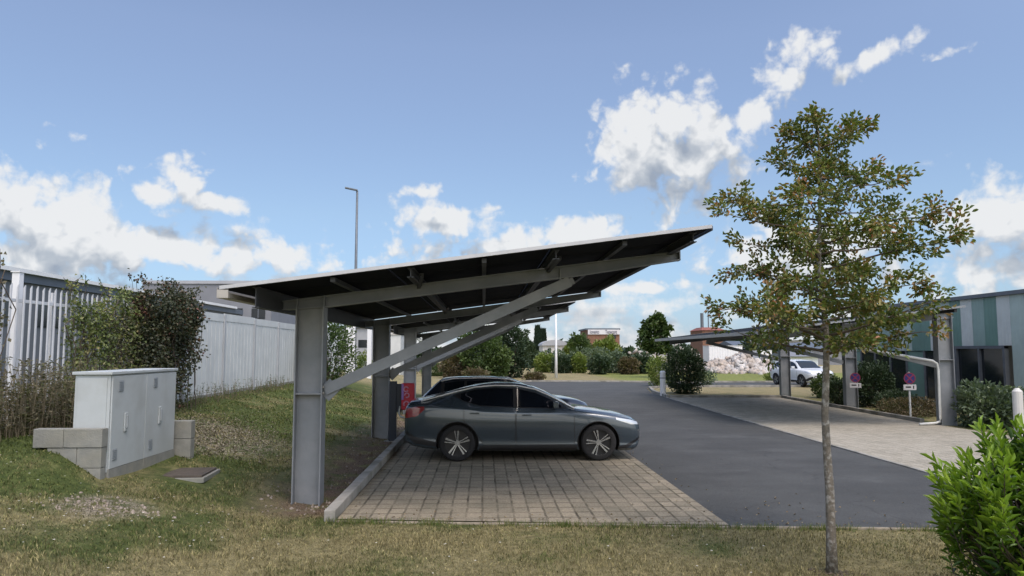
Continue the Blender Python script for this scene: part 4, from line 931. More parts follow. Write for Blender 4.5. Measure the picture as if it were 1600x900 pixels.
# ------------------------------------------------------------------ plants
def ell_pts(n, c, r, shell=.45, lump=.25, seed=0, flat=0):
    d = norm(RS.normal(size=(n, 3))); ph = RS.rand(6)*6.28
    lum = 1+lump*(np.sin(d[:, 0]*5+ph[0])*np.sin(d[:, 1]*4+ph[1])+.7*np.sin(d[:, 2]*6+ph[2])*np.sin(d[:, 0]*7+ph[3])+.5*np.sin(d[:, 0]*11+ph[4])*np.sin(d[:, 2]*10+ph[5]))*.7
    rr = (1-shell*RS.rand(n)**1.4)*lum
    p = np.array(c)+d*np.array(r)*rr[:, None]
    return p, d
def shrub(name, label, x, y, rx, rz, mat, n=1500, leaf=.10, lw=.55, z0=0, cat='bush', group=None, up=.4, base=.15, ry=None, lump=.25):
    t = thing(name, label, cat, (x, y, z0), group=group); ry = ry or rx
    H = rz
    p, d = ell_pts(n, (0, 0, H*.48), (rx, ry, H*.52), .5, lump)
    low = p[:, 2] < H*.25; p[low, 2] = np.abs(p[low, 2])*.9
    sq = np.where(p[:, 2] < H*.48, 1.0, 1.0)
    dd = d+RS.normal(size=d.shape)*.6; dd[:, 2] += up
    cl = .5+.28*np.sin(p[:, 0]*4/rx+1)*np.sin(p[:, 2]*5/H+2)+RS.normal(size=n)*.2
    leaves('foliage', p, dd, leaf, leaf*lw, mat, t, cl)
    mb = MB()
    for k in range(7):
        a = random.random()*6.28; r = random.uniform(.3, .8)
        e = (math.cos(a)*rx*r, math.sin(a)*ry*r, H*random.uniform(.5, .9)); b = (math.cos(a)*.06, math.sin(a)*.06, -.05)
        m_ = tuple((b[i]*.6+e[i]*.4) for i in range(3)); mb.tube([b, (m_[0], m_[1], m_[2]+.05), e], [.03*H/2+.01, .018*H/2+.006, .004], 5)
    mb.build('stems', m_twig, t)
    return t

def tree(name, label, x, y, prof, H, zc, nl, mat, leaf, trunk_r, limbs=30, group=None, lw=.5, seed=1, bare=.0, tuft=26, spread=.10, barkm=None, lean=0, flat=0):
    """prof: list of (height, radius left, radius right)"""
    rng = random.Random(seed); rs = np.random.RandomState(seed)
    t = thing(name, label, 'tree', (x, y, 0), group=group)
    hs = [p[0] for p in prof]; rl = [p[1] for p in prof]; rr = [p[2] for p in prof]
    tp = [Vector((math.sin(i*1.3)*.012*i/4+lean*i/12, math.cos(i*1.7)*.015*i/4, H*.97*i/12)) for i in range(13)]
    mb = MB(); mb.tube([tp[0]-Vector((0, 0, .1))]+tp[1:], [trunk_r*1.25]+[trunk_r*(1-.80*i/12)**1.0 for i in range(1, 13)], 10); mb.build('trunk', barkm or m_bark, t, smooth=True)
    mb = MB(); tips = []
    def tpos(h):
        f = min(max(h/(H*.97)*12, 0), 11.999); i = int(f); return tp[i].lerp(tp[i+1], f-i)
    for i in range(limbs):
        h0 = zc+(H*.92-zc)*((i+.5)/limbs)**1.2; a = i*2.39996+rng.uniform(-.4, .4)
        he = h0+rng.uniform(.02 if flat else .10, .36 if flat else .42)*(1-.3*(h0/H))*H/4.6
        lx = math.cos(a); R = np.interp(he, hs, rr if lx > 0 else rl)*rng.uniform(.62, 1.02)*(abs(lx)*.25+.75)
        b = tpos(h0); e = Vector((lx*R, math.sin(a)*R, he)); r0 = trunk_r*(.42-.22*h0/H)
        ctrl = b.lerp(e, .5)+Vector((0, 0, rng.uniform(-.10, .08)*R)); pts = []
        for k in range(7):
            s = k/6; q = b*(1-s)**2+ctrl*2*s*(1-s)+e*s*s+Vector((rng.uniform(-1, 1), rng.uniform(-1, 1), rng.uniform(-1, 1)))*.018*R*(k > 0); pts.append(q)
        mb.tube(pts, [r0*(1-.85*k/6) for k in range(7)], 6)
        nsub = max(3, int(3+R*6*(2.2/H*2)))
        for j in range(nsub):
            s = .25+.75*(j+rng.random())/nsub; f = s*6; q = pts[min(int(f), 5)].lerp(pts[min(int(f)+1, 6)], f-int(f))
            d = (e-b).normalized(); side = Vector((rng.gauss(0, 1), rng.gauss(0, 1), rng.gauss(.15, .55))).normalized()
            Ls = R*rng.uniform(.16, .36)*(1.15-.5*s)+.05*H/4.6; q2 = q+(d*(.55-.4*s)+side*.75).normalized()*Ls*(1.15-.4*s)
            mb.tube([q, q.lerp(q2, .5)+Vector((0, 0, .01)), q2], [r0*.32*(1-.5*s), r0*.2, .0022*H/4.6], 4, False)
            for w in (.45, .75, 1.0): tips.append((q.lerp(q2, w), (q2-q).normalized(), 1.0 if s > .8 else .6))
        tips.append((e, (e-b).normalized(), 1.))
    for k in range(5): tips.append((tpos(H*(.86+.028*k)), Vector((0, 0, 1)), .8))
    mb.build('limbs', barkm or m_twig, t, smooth=True)
    per = nl/len(tips); PP = []; DD = []; CC = []
    for p, d, red in tips:
        k = max(1, int(rs.poisson(per)*1)); 
        s = spread*H/4.6*(rs.rand(k, 1)**.5); off = norm(rs.normal(size=(k, 3)))*s
        PP.append(np.array(p)+off); DD.append(norm(off+1e-6)*.6+np.array(d)*.7+rs.normal(size=(k, 3))*.35+np.array([0, 0, -.1])); CC.append(rs.rand(k)*.55+rs.rand()*.35*red)
    leaves('crown', np.concatenate(PP), np.concatenate(DD), leaf, leaf*lw, mat, t, np.concatenate(CC), 6)
    return t
# the young oak in the foreground
tx, ty = G(1300, 895)
tree('young_tree', 'slender young tree with sparse reddish-green crown standing in the front grass', tx, ty,
     [(1.6, .5, .5), (1.95, 1.0, .92), (2.25, 1.22, 1.18), (2.7, 1.34, 1.36), (3.1, 1.34, 1.45), (3.45, 1.26, 1.46), (3.75, .95, 1.3), (3.95, .62, .85), (4.25, .62, .78), (4.5, .45, .4), (4.7, .15, .12)],
     4.74, 2.10, 15500, lf_tree, .048, .048, limbs=42, seed=14, spread=.082, flat=1, lw=.52, lean=.01)
tag(stones('soil', [(tx+random.gauss(0, .08), ty+random.gauss(0, .07), .0) for _ in range(50)], .01, .03, m_twig, 'dark soil crumbs around the foot of the young tree', 'soil'))

# laurel at the lower right
bx, by = 4.50, 5.65
t = thing('laurel_bush', 'bright green long-leaved bush filling the lower right corner', 'bush', (bx, by, 0))
PP = []; DD = []; RN = []; mb = MB(); rng = random.Random(3)
for i in range(330):
    a = rng.random()*6.28; el_ = rng.uniform(-.1, 1.5) if i % 3 else rng.uniform(.0, .9)
    d = Vector((math.cos(a)*math.cos(el_), math.sin(a)*math.cos(el_), math.sin(el_)))
    rr_ = 1-.28*rng.random()**1.5
    wob = 1+.10*math.sin(a*5+el_*3)+.06*math.sin(a*9)
    ax = (.98 if d.x < 0 else 1.3)*(.70+.42*min(1, max(0, d.z*1.6)))
    e = Vector((d.x*ax*rr_*wob, d.y*.95*rr_*wob, .50+d.z*1.08*rr_*wob)); s = (d*.55+Vector((rng.gauss(0, .2), rng.gauss(0, .2), .75))).normalized(); Ls = rng.uniform(.22, .42); q = e-s*Ls
    if q.z < .02: q.z = .02
    b = Vector((rng.gauss(0, .15), rng.gauss(0, .15), -.02)); mb.tube([b, b.lerp(q, .6), q, e], [.010, .007, .005, .002], 4, False)
    nl = int(rng.uniform(15, 24))
    for k in range(nl):
        f = k/nl; p = q.lerp(e, f); aa = k*2.4; u = s.orthogonal().normalized(); v = s.cross(u)
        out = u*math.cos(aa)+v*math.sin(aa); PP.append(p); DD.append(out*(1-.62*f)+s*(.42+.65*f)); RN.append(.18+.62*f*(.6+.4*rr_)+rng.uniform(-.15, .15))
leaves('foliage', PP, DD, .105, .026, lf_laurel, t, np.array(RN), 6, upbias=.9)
mb.build('stems', m_twig, t)
# inner shade leaves
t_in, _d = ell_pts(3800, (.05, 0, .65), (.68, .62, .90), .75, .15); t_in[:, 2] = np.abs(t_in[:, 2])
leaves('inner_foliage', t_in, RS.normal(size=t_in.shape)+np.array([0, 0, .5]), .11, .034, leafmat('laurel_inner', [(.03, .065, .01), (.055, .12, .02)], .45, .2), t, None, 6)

# creepers on the palisade
CF = (1, 1)
def creeper(name, label, ys, n, mat, z0, z1, thick, leaf, lump=1., lw=.8, xo=.0, edge=.3, hang=0, dens=None):
    ya, yb = ys; t = thing(name, label, 'creeper', (FX, ya, 0))
    Y = RS.uniform(ya, yb, n); ff = (Y-ya)/(yb-ya); top = z1+.16*np.sin(Y*3.1)+.12*np.sin(Y*7.7+1)+.08*np.sin(Y*17)
    bot = z0(ff) if callable(z0) else z0+0*Y
    if callable(hang): bot = hang(ff)
    Z = bot+(top-bot)*RS.rand(n)**.85
    if dens is not None:
        keep = RS.rand(n) < dens(ff, (Z-bot)/(top-bot)); Y, Z, ff = Y[keep], Z[keep], ff[keep]; n = len(Y)
    bulge = .5+.5*np.sin(Y*4.1+1)*np.sin(Z*3.7)
    Xp = xo+RS.normal(size=n)*.08+RS.rand(n)*thick*(.35+.65*bulge)*np.sin(np.clip(ff, .02, .98)*math.pi)**.4
    p = np.stack([Xp, Y-ya, Z], 1)
    d = np.stack([.7+RS.normal(size=n)*.6, RS.normal(size=n)*.8, -.3+RS.normal(size=n)*.7], 1)
    rn = .45+.3*np.sin(Y*5)*np.sin(Z*4+2)+RS.normal(size=n)*.22
    leaves('foliage', p, d, leaf, leaf*lw, mat, t, rn, upbias=0)
    mb = MB(); rng = random.Random(int(ya*10))
    for k in range(int((yb-ya)*9)):
        y = rng.uniform(0, yb-ya); x = xo+rng.uniform(.02, thick*.5); pts = [(x, y, .85)]
        for s in range(1, 6): pts.append((x+rng.uniform(-.04, .06), y+rng.uniform(-.06, .06)*s, .9+(z1-.95)*s/5*rng.uniform(.8, 1.05)))
        mb.tube(pts, .008, 4, False)
    for k in range(int((yb-ya)*5)):      # wild shoots above the top
        y = rng.uniform(0, yb-ya); pts = [(xo+.05, y, z1-.1), (xo+.08, y+rng.uniform(-.15, .15), z1+.12), (xo+.1, y+rng.uniform(-.35, .35), z1+rng.uniform(.15, .42))]
        mb.tube(pts, .005, 4, False)
        m = 9; s = RS.rand(m, 1); A, B = np.array(pts[1]), np.array(pts[2]); q = A+(B-A)*s+RS.normal(size=(m, 3))*.03
        leaves('shoot_leaves', q, RS.normal(size=(m, 3)), leaf*.9, leaf*.7, mat, t)
    mb.build('stems', m_twig, t)
    return t
creeper('climbing_plant', 'thin creeper with brownish stems over the palisade at the far left', (8.6, 11.2), 8200, lf_dry, .85, 3.30, .45, .06, dens=lambda f, h: np.where(h < .5, 1., .35)*np.where(f < .45, 1, .55))
creeper('climbing_plant', 'green ivy draped over the fence behind the cabinet', (13.0, 16.0), 6800, lf_ivy, .9, 3.12, .27, .062, dens=lambda f, h: np.clip(.25+.95*h+.5*np.sin(f*19+h*5)*np.sin(h*9+f*7), .08, 1))
creeper('dry_creeper', 'grey-brown half-bare creeper stems on the fence below the green ivy', (14.3, 16.1), 3500, lf_dry, .9, 2.7, .3, .05)
creeper('climbing_plant', 'dark reddish-green vine bulging over the fence top right of the green ivy', (15.3, 17.9), 12500, lf_dark, .9, 3.42, .95, .07, dens=lambda f, h: np.clip(.55+.6*h+.55*np.sin(f*13+h*6)*np.sin(h*11-f*5), .15, 1), hang=lambda f: .9+1.5*np.clip(np.abs(f-.42)*2.1-.25, 0, 1), xo=.02)
# tall dry growth in front of the palisade
def weeds(label, xr, yr, n, mat, h0, h1, name='tall_weeds', seed=0, cat='weeds', leaf=.05, leaves_per=5):
    rng = random.Random(seed); cx, cy = (xr[0]+xr[1])/2, (yr[0]+yr[1])/2; t = thing(name, label, cat, (cx, cy, 0)); PP = []; DD = []; mb = MB()
    for i in range(n):
        x, y = rng.uniform(*xr), rng.uniform(*yr); z = float(hground(x, y)); h = rng.uniform(h0, h1); lx, ly = rng.gauss(0, .12), rng.gauss(0, .12)
        a = Vector((x-cx, y-cy, z-.02)); b = a+Vector((lx*.4*h, ly*.4*h, h*.6)); c = a+Vector((lx*h, ly*h, h)); mb.tube([a, b, c], [.005, .004, .002], 3, False)
        for k in range(leaves_per):
            f = rng.uniform(.15, 1); p = a.lerp(b, f/.6) if f < .6 else b.lerp(c, (f-.6)/.4); PP.append(p); DD.append((rng.gauss(0, 1), rng.gauss(0, 1), rng.uniform(-.2, 1)))
    mb.build('stalks', M('stalk', (.13, .11, .07), .9), t); leaves('foliage', PP, DD, leaf, leaf*.35, mat, t); return t
weeds('dense dry brush and tall weeds in front of the palisade at the left edge', (-7.1, -6.35), (8.2, 12.6), 700, lf_dry, .4, 1.15, 'brushwood', 1, 'brush', .07, 12)
weeds('dark low undergrowth at the foot of the green ivy behind the cabinet', (-7.15, -6.5), (12.6, 15.5), 350, lf_ivy, .4, 1.1, 'undergrowth', 2, 'undergrowth', .07, 12)
weeds('thin green weeds along the base of the sheet metal fence', (-7.1, -6.7), (15.6, 26), 300, lf_bush, .12, .5, 'tall_weeds', 3)

# bush in the gap beyond the first column
x, y = G(524, 590, .6); shrub('bush', 'tall leafy green bush seen between the first two carport columns', -6.2, 29.5, 1.05, 3.1, lf_bush, 3800, .13, z0=.5, lump=.3)

# far vegetation: (u centre, v base, width px, top v, material, n, label)
def farbush(u, v, wpx, vt, mat, label, n=1400, h=0., leaf=.2, name='bush', ry=None, group='bushes beyond the car park', lump=.25):
    x, y = G(u, v, h); pm = F/y; shrub(name, label, x, y, wpx/pm/2, (v-vt)/pm, mat, n, leaf, .6, z0=h, group=group, ry=ry, lump=lump)
farbush(748, 592, 80, 512, lf_bush, 'big olive-green bush rising behind the two parked cars', 5200, leaf=.24, lump=.35)
farbush(796, 590, 66, 500, lf_bushd, 'tall dark feathery bush just right of the big olive-green bush', 5200, leaf=.22, lump=.35)
farbush(776, 592, 40, 545, lf_bush, 'mid-green bush in front of the tall dark feathery bush', 2200)
farbush(712, 592, 46, 552, lf_bushb, 'brownish bush left of the big olive-green bush', 2200)
farbush(742, 597, 40, 578, lf_bushb, 'low grey-brown mound of twigs above the dark hatchback roof', 1300)
farbush(836, 594, 30, 584, lf_bushb, 'small dry brown bush where the verge meets the road', 700)
farbush(680, 588, 50, 570, lf_bush, 'low spreading green bush at the left end of the far bushes', 1200)
row = [(852, 582, 34, 553, lf_bushy, 'yellow-green bush nearest the white lamp post on its left'), (880, 583, 34, 556, lf_bushd, 'dark rounded bush just right of the white lamp post'), (905, 583, 30, 555, lf_bushy, 'bright green rounded bush second right of the white lamp post'),
       (936, 585, 34, 557, lf_bushd, 'dark clipped round bush below the brick building'), (962, 583, 36, 549, lf_olive, 'silvery green bush just right of the clipped round bush'), (982, 585, 30, 560, lf_bushb, 'dull brownish bush between the silvery bush and the small tree'),
       (1003, 584, 38, 555, lf_bushd, 'dark green bush below the small broad tree'), (866, 579, 60, 548, lf_olive, 'grey-green hedge bush behind the white lamp post'), (928, 578, 70, 543, lf_olive, 'large soft grey-green bush directly behind the clipped round bush'), (1012, 583, 40, 562, lf_bush, 'green bush left of the white bollard')]
for r in row: farbush(*r, n=1500, leaf=.24)
farbush(1030, 604, 36, 556, lf_bushy, 'yellow-green bush immediately left of the dark bush by the bollard', 2000, leaf=.12)
farbush(1070, 615, 60, 541, lf_bushd, 'dark bushy evergreen shrub right beside the white bollard', 5200, leaf=.13, lump=.2)
farbush(1105, 602, 26, 580, lf_olive, 'small grey-green tuft right of the dark shrub by the bollard', 600, leaf=.12)
farbush(1152, 581, 14, 563, lf_bushd, 'small dark bush in front of the rubble heap', 500, leaf=.2)
farbush(1208, 597, 24, 582, lf_bushy, 'low round yellow-green bush left of the far carport column', 900, leaf=.12)
farbush(1290, 622, 42, 585, lf_bush, 'green bush in front of the white compact car', 1500, leaf=.12)
farbush(1366, 636, 62, 567, lf_bushd, 'big dark round bush between the two no-stopping signs', 5200, leaf=.10)
farbush(1310, 632, 34, 592, lf_bushd, 'dark bush behind the young tree trunk', 1400, leaf=.10)
farbush(1425, 650, 110, 622, lf_bushb, 'low brownish ground shrubs around the second no-stopping sign post', 2600, leaf=.07, ry=.8)
farbush(1400, 645, 60, 610, lf_bushd, 'low dark shrub left of the second no-stopping sign post', 1800, leaf=.08)
farbush(1545, 668, 90, 602, lf_olive, 'tall grassy grey-green shrub in front of the glass door', 4200, leaf=.12, lump=.4)
farbush(1590, 664, 60, 625, lf_bush, 'darker green shrub right of the grassy shrub at the glass door', 1800, leaf=.1)
# mid-distance tall shrubs left of brick building
for (u, v, w, vt, m_, lab) in ((905, 562, 34, 525, lf_bush, 'green tree left of the brick building'), (948, 562, 44, 530, lf_bushy, 'rounded green tree in front of the brick building'), (892, 560, 20, 540, lf_bushy, 'pale green bush between the white house and the brick building'), (822, 562, 30, 536, lf_bushd, 'dark green tree left of the two conifers'), (1188, 560, 60, 523, lf_bushd, 'dark dense trees behind the rubble heap')):
    farbush(u, 575, w, vt, m_, lab, 2200, leaf=.45)
for (u, vt, lab) in ((840, 514, 'taller of two dark narrow conifers'), (849, 519, 'slightly shorter conifer right of the tallest one')):
    x, y = G(u, 566); pm = F/y; H = (566-vt)/pm; t = thing('conifer', lab, 'tree', (x, y, 0), group='narrow conifers'); n = 1500
    z = RS.rand(n); r = (5/pm)*np.clip(1.15-z, .05, 1)**.5*np.sqrt(RS.rand(n)); a = RS.rand(n)*6.28
    leaves('crown', np.stack([np.cos(a)*r, np.sin(a)*r, z*H], 1), np.stack([np.cos(a)*.3, np.sin(a)*.3, .9+0*a], 1), .8, .35, lf_con, t); MB().tube([(0, 0, -.1), (0, 0, H*.5)], .15, 6).build('trunk', m_twig, t)
# small broad tree
x, y = G(1027, 590); pm = F/y; H = (590-488)/pm
tree('small_tree', 'small broad dark green tree standing left of the far solar carport', x, y, [(.35*H, .06*H, .06*H), (.42*H, .30*H, .28*H), (.5*H, .36*H, .30*H), (.65*H, .30*H, .28*H), (.8*H, .2*H, .22*H), (H, .06*H, .05*H)], H, .38*H, 4200, leafmat('far_tree_leaves', [(.022, .045, .012), (.045, .075, .02), (.08, .09, .03)], .5), .24, .11, limbs=22, seed=9, spread=.16, lw=.6)
# far tree belt on the horizon, one mass
n = 26000; a = RS.uniform(-.75, .8, n); R = RS.uniform(170, 240, n); hh = 1.5+2.6*(np.sin(a*23)*.5+.5)*(np.sin(a*57+1)*.4+.6)
p = np.stack([np.sin(a)*R, np.cos(a)*R, RS.rand(n)*hh], 1)
tag(leaves('distant_woodland', p, RS.normal(size=(n, 3)), 2.2, 1.6, lf_bushd), 'low dark line of distant trees along the horizon', 'trees', kind='stuff')

# ------------------------------------------------------------------ lamps, bollard, signs
x, y, _ = P(553.5, 560, 46.); ztop = P(556, 297, 46.)[2]
t = thing('street_lamp', 'tall dark street lamp rising above the canopy roof', 'street lamp', (x, y, 0), group='street lamps')
mb = MB(); mb.tube([(0, 0, .3), (0, 0, ztop-.05)], [.12, .065], 10); mb.build('pole', m_lamp, t, smooth=True)
mb = MB(); mb.obox((.02, 0, ztop-.02), (-.75, -.12, ztop+.12), .24, .09); mb.build('lamp_head', m_lamp, t, bevel=.02)
x, y = G(869, 591); ztop = P(869, 468, y)[2]
t = thing('street_lamp', 'thin pale lamp post standing on the dry verge left of the brick building', 'street lamp', (x, y, 0), group='street lamps')
mb = MB(); mb.tube([(0, 0, -.1), (0, 0, 1.8), (0, 0, ztop)], [.13, .10, .05], 10); mb.build('pole', m_white, t, smooth=True)
mb = MB(); mb.obox((0, 0, ztop), (.8, 0, ztop+.12), .25, .1); mb.build('lamp_head', m_lamp, t)
x, y = G(1036, 619)
t = thing('bollard', 'short thick white bollard beside the dark evergreen shrub', 'bollard', (x, y, 0))
MB().tube([(0, 0, -.1), (0, 0, 1.10)], .13, 16).build('shaft', m_white, t, smooth=False); MB().tube([(0, 0, 1.102), (0, 0, 1.16), (0, 0, 1.20)], [.14, .13, .06], 16).build('cap', m_white, t)
MB().tube([(0, 0, .82), (0, 0, .90)], .133, 16).build('band', m_fpost, t)
x, y = G(1594, 690, 0)
t = thing('bollard', 'pale bollard peeking out above the bright green bush at the right edge', 'bollard', (x, y, 0)); MB().tube([(0, 0, -.1), (0, 0, 1.18)], .11, 14).build('shaft', m_render, t); MB().tube([(0, 0, 1.182), (0, 0, 1.26)], [.11, .04], 14).build('cap', m_render, t)
def sign(x, y, zc, rz, label, post=True):
    t = thing('no_stopping_sign', label, 'road sign', (x, y, 0), rz, group='no-stopping signs')
    R = .175
    if post: MB().tube([(0, 0, -.1), (0, 0, zc+R+.02)], .03, 10).build('post', m_palis, t)
    else:
        MB().box(-.02, .02, -.02, .03, zc-.3, zc+.1).build('bracket', m_palis, t)
    f = MB(); f.tube([(0, -.055, zc), (0, -.04, zc)], R, 32); d = f.build('disc', m_blue, t)
    mb = MB()
    for k in range(40):
        a, b = 2*math.pi*k/40, 2*math.pi*(k+1)/40; q = [(math.cos(a)*R*.84, math.sin(a)*R*.84), (math.cos(b)*R*.84, math.sin(b)*R*.84), (math.cos(b)*R, math.sin(b)*R), (math.cos(a)*R, math.sin(a)*R)]
        mb.quad_prism([(p[0], -.0595, zc+p[1]) for p in q], [(p[0], -.0565, zc+p[1]) for p in q])
    mb.build('red_ring', m_signred, d)
    mb = MB(); r_ = R*.82/math.sqrt(2); mb.obox((-r_, -.058, zc-r_), (r_, -.058, zc+r_), .003, .035, up=(-1, 0, 1)); mb.obox((-r_, -.0605, zc+r_), (r_, -.0605, zc-r_), .003, .035, up=(1, 0, 1)); mb.build('red_cross', m_signred, d)
    pl = MB().box(-.19, .19, -.056, -.04, zc-R-.19, zc-R-.02).build('plate', m_signwhite, t)
    mb = MB(); mb.box(-.13, .03, -.059, -.0565, zc-R-.12, zc-R-.075); mb.box(.09, .125, -.059, -.0565, zc-R-.15, zc-R-.055); mb.build('plate_marking', m_black, pl)
x, y = G(1423, 656); sign(x, y, P(1420, 591, y)[2], rad(-8), 'round blue and red no-stopping sign with white plate on its own post')
xc, yc = 13.61, 27.05-.35; sign(xc+.02, yc, P(1329, 590, yc)[2], rad(-30), 'no-stopping sign fixed to the middle column of the far carport', False)

# ------------------------------------------------------------------ buildings
t = thing('striped_building', 'low building clad in green and grey vertical strips at the right edge', 'building', (0, 0, 0))
def wall_x(y): return 17.0+.0065*(y-24)**2*(1 if y < 24 else .15)
ztop = 3.95
ys = np.arange(12, 33.6, .62); pat = [2, 0, 0, 3, 2, 1, 1, 2, 3, 0, 0, 2, 3, 2, 1, 0, 3, 3, 2, 0, 1, 2, 0, 3]
opens = [(23.5, 26.0)]
for i, y in enumerate(ys):
    y2 = y+.62; zb_ = .25
    if y2 > 23.5 and y < 26.1: zb_ = 2.32
    elif y >= 26.7: zb_ = 2.15
    xa, xb = wall_x(y), wall_x(y2)
    mb = MB(); mb.quad_prism([(xa, y+.006, zb_), (xb, y2-.006, zb_), (xb+.08, y2-.006, zb_), (xa+.08, y+.006, zb_)], [(xa, y+.006, ztop), (xb, y2-.006, ztop), (xb+.08, y2-.006, ztop), (xa+.08, y+.006, ztop)])
    for k in range(4):     # ribs
        yy = y+.08+k*.155; xx = wall_x(yy); mb.box(xx-.005, xx+.002, yy, yy+.02, zb_, ztop)
    mb.build('cladding_strip', m_gp[pat[i % len(pat)]], t)
    mb = MB(); mb.quad_prism([(xa-.10, y, ztop+.003), (xb-.10, y2, ztop+.003), (xb+.6, y2, ztop+.003), (xa+.6, y, ztop+.003)], [(xa-.10, y, ztop+.13), (xb-.10, y2, ztop+.13), (xb+.6, y2, ztop+.13), (xa+.6, y, ztop+.13)]); mb.build('roof_edge', m_frame, t)
mb = MB(); mb.box(17.6, 34, 12, 34.2, ztop-.05, ztop+.06); mb.build('roof', m_roof, t)
mb = MB(); mb.box(17.8, 33.5, 26.2, 34.1, 0, ztop-.06); mb.build('inner_wall', m_greywall, t)
mb = MB(); mb.box(17.1, 17.35, 26.7, 34.1, -.1, .35); mb.build('base_wall', m_conc, t)
for i in range(6):
    y = 26.75+i*1.22; xx = wall_x(y)
    g_ = MB().box(xx+.05, xx+.07, y, y+1.19, .36, 2.12).build('window', m_win if i % 4 != 1 else m_gp[0], t)
    MB().box(xx-.01, xx+.10, y+1.192, y+1.248, .36, 2.148).build('window_frame', m_frame, g_)
d = MB().box(17.08, 17.10, 23.6, 25.98, .02, 2.22).build('glass_door', m_win, t)
mb = MB()
for a, b in ((23.5, 23.6), (24.75, 24.82), (25.98, 26.08)): mb.box(16.99, 17.13, a, b, 0, 2.30)
mb.box(16.985, 17.135, 23.5, 26.08, 2.22, 2.318); mb.build('door_frame', m_frame, d)
MB().box(16.98, 17.1, 26.09, 26.69, 0, 2.3).build('door_side_panel', m_greywall2, t)

t = thing('long_building', 'long low grey building with white roof edge behind the left fence', 'building', (-16.3, 22, 0))
MB().box(-14, 0, 0, 28, .3, 4.55).build('wall', M('hall_cladding', (.12, .13, .145), .6, .1, .1, 1), t)
MB().box(-14.2, .25, -.2, 26.5, 4.86, 5.0).build('roof_edge', m_white, t); MB().box(-14.1, .12, -.1, 28.1, 4.552, 4.855).build('roof', m_roof, t)
for i in range(12):
    w_ = MB().box(.002, .03, 1+i*2.25, 2.4+i*2.25, 3.0, 3.85).build('window', m_win, t); MB().box(.004, .045, 1.66+i*2.25, 1.72+i*2.25, 3.02, 3.83).build('window_frame', m_white, w_)
x0 = P(224, 440, 58)[0]; x1 = P(425, 440, 58)[0]; zt = P(300, 438.5, 58)[2]
t = thing('block_building', 'taller dark grey flat-roofed block above the long low building', 'building', (x0, 58, 0))
W_ = x1-x0
MB().box(0, W_, 0, 16, 0, zt-.25).build('wall', m_greywall, t); MB().box(-.1, W_+.1, -.1, 16.1, zt-.247, zt).build('parapet', m_greywall2, t)
for i in range(6):
    if W_-1.4-i*1.75 < 0: break
    w_ = MB().box(W_-1.5-i*1.75, W_-.45-i*1.75, -.04, -.002, P(400, 493, 58)[2]-.25, P(400, 493, 58)[2]+.55).build('window', m_win, t); MB().box(W_-1.02-i*1.75, W_-.95-i*1.75, -.055, -.042, P(400, 493, 58)[2]-.24, P(400, 493, 58)[2]+.54).build('window_frame', m_frame, w_)
# building with a dark opening in the gateway
x0 = P(556, 540, 62)[0]; x1 = P(580, 540, 62)[0]
t = thing('warehouse', 'grey warehouse with dark opening seen between the carport columns', 'building', (x0-2, 62, 0))
MB().box(0, x1-x0+4, 0, 12, 0, P(560, 512, 62)[2]).build('wall', m_greywall2, t); MB().box(-.2, x1-x0+4.2, -.2, 12.2, P(560, 512, 62)[2]+.003, P(560, 509, 62)[2]).build('roof', m_roof, t)
MB().box(2.2, 3.3, -.03, -.002, P(560, 543, 62)[2], P(560, 531, 62)[2]).build('opening', m_win, t)
x0 = P(600, 540, 56)[0]; x1 = P(626, 540, 56)[0]
t = thing('shed', 'pale grey metal shed seen between the second and third carport columns', 'shed', (x0, 56, 0))
MB().box(0, x1-x0, 0, 3, 0, P(600, 523, 56)[2]).build('wall', m_fpanel, t); MB().box(-.08, x1-x0+.08, -.08, 3.08, P(600, 523, 56)[2]+.003, P(600, 520, 56)[2]).build('roof', m_render, t)
# yellowish planting behind the gateway
farbush(568, 590, 24, 552, lf_bushy, 'yellow-green planting framed by the white gateway posts', 900, leaf=.15, h=.3)
farbush(648, 560, 40, 508, lf_bush, 'light green tree above the charging post', 1600, leaf=.4, name='bush')

# brick building with the sign
yb = 118.
x0, _, zt = P(918, 513, yb); x1 = P(968, 513, yb)[0]; W_ = x1-x0
t = thing('brick_building', 'brown brick building with white lettered sign band beneath its roof', 'building', (x0, yb, 0))
MB().box(0, W_, 0, 9, 0, zt-.25).build('wall', m_brick, t); MB().box(-.3, W_+.1, -.15, 9.1, zt-.247, zt).build('roof', m_roof, t)
zs0, zs1 = P(940, 522.5, yb)[2], P(940, 515, yb)[2]
b = MB().box(.05, W_-.02, -.16, -.002, zs0, zs1).build('sign_board', m_signwhite, t)
def text(s, x, y, z, size, mat, par, sx=1.):
    cu = bpy.data.curves.new('lettering', 'FONT'); cu.body = s; cu.size = size; cu.extrude = .01; cu.align_x = 'CENTER'; cu.align_y = 'CENTER'; cu.offset = .012
    tmp = bpy.data.objects.new('tmp', cu); COL.objects.link(tmp); bpy.context.view_layer.update()
    me = bpy.data.meshes.new_from_object(tmp.evaluated_get(bpy.context.evaluated_depsgraph_get())); bpy.data.objects.remove(tmp)
    me.materials.clear(); me.materials.append(mat); me.transform(Matrix.Translation((x, y, z)) @ Matrix.Rotation(math.pi/2, 4, 'X') @ Matrix.Scale(sx, 4, (1, 0, 0)))
    o = bpy.data.objects.new('lettering', me); COL.objects.link(o); o.parent = par
text('Ionesto', W_*.21, -.18, (zs0+zs1)/2, .82, M('lettering_grey', (.10, .10, .14), .6), b, .62); text('Tenecant', W_*.73, -.18, (zs0+zs1)/2, .82, MATS['lettering_grey'], b, .62)
for u in (951.5, 960): 
    xw, _, zw = P(u, 526, yb); MB().box(xw-x0-.28, xw-x0+.28, -.05, -.002, zw-.32, zw+.32).build('window', m_win, t)
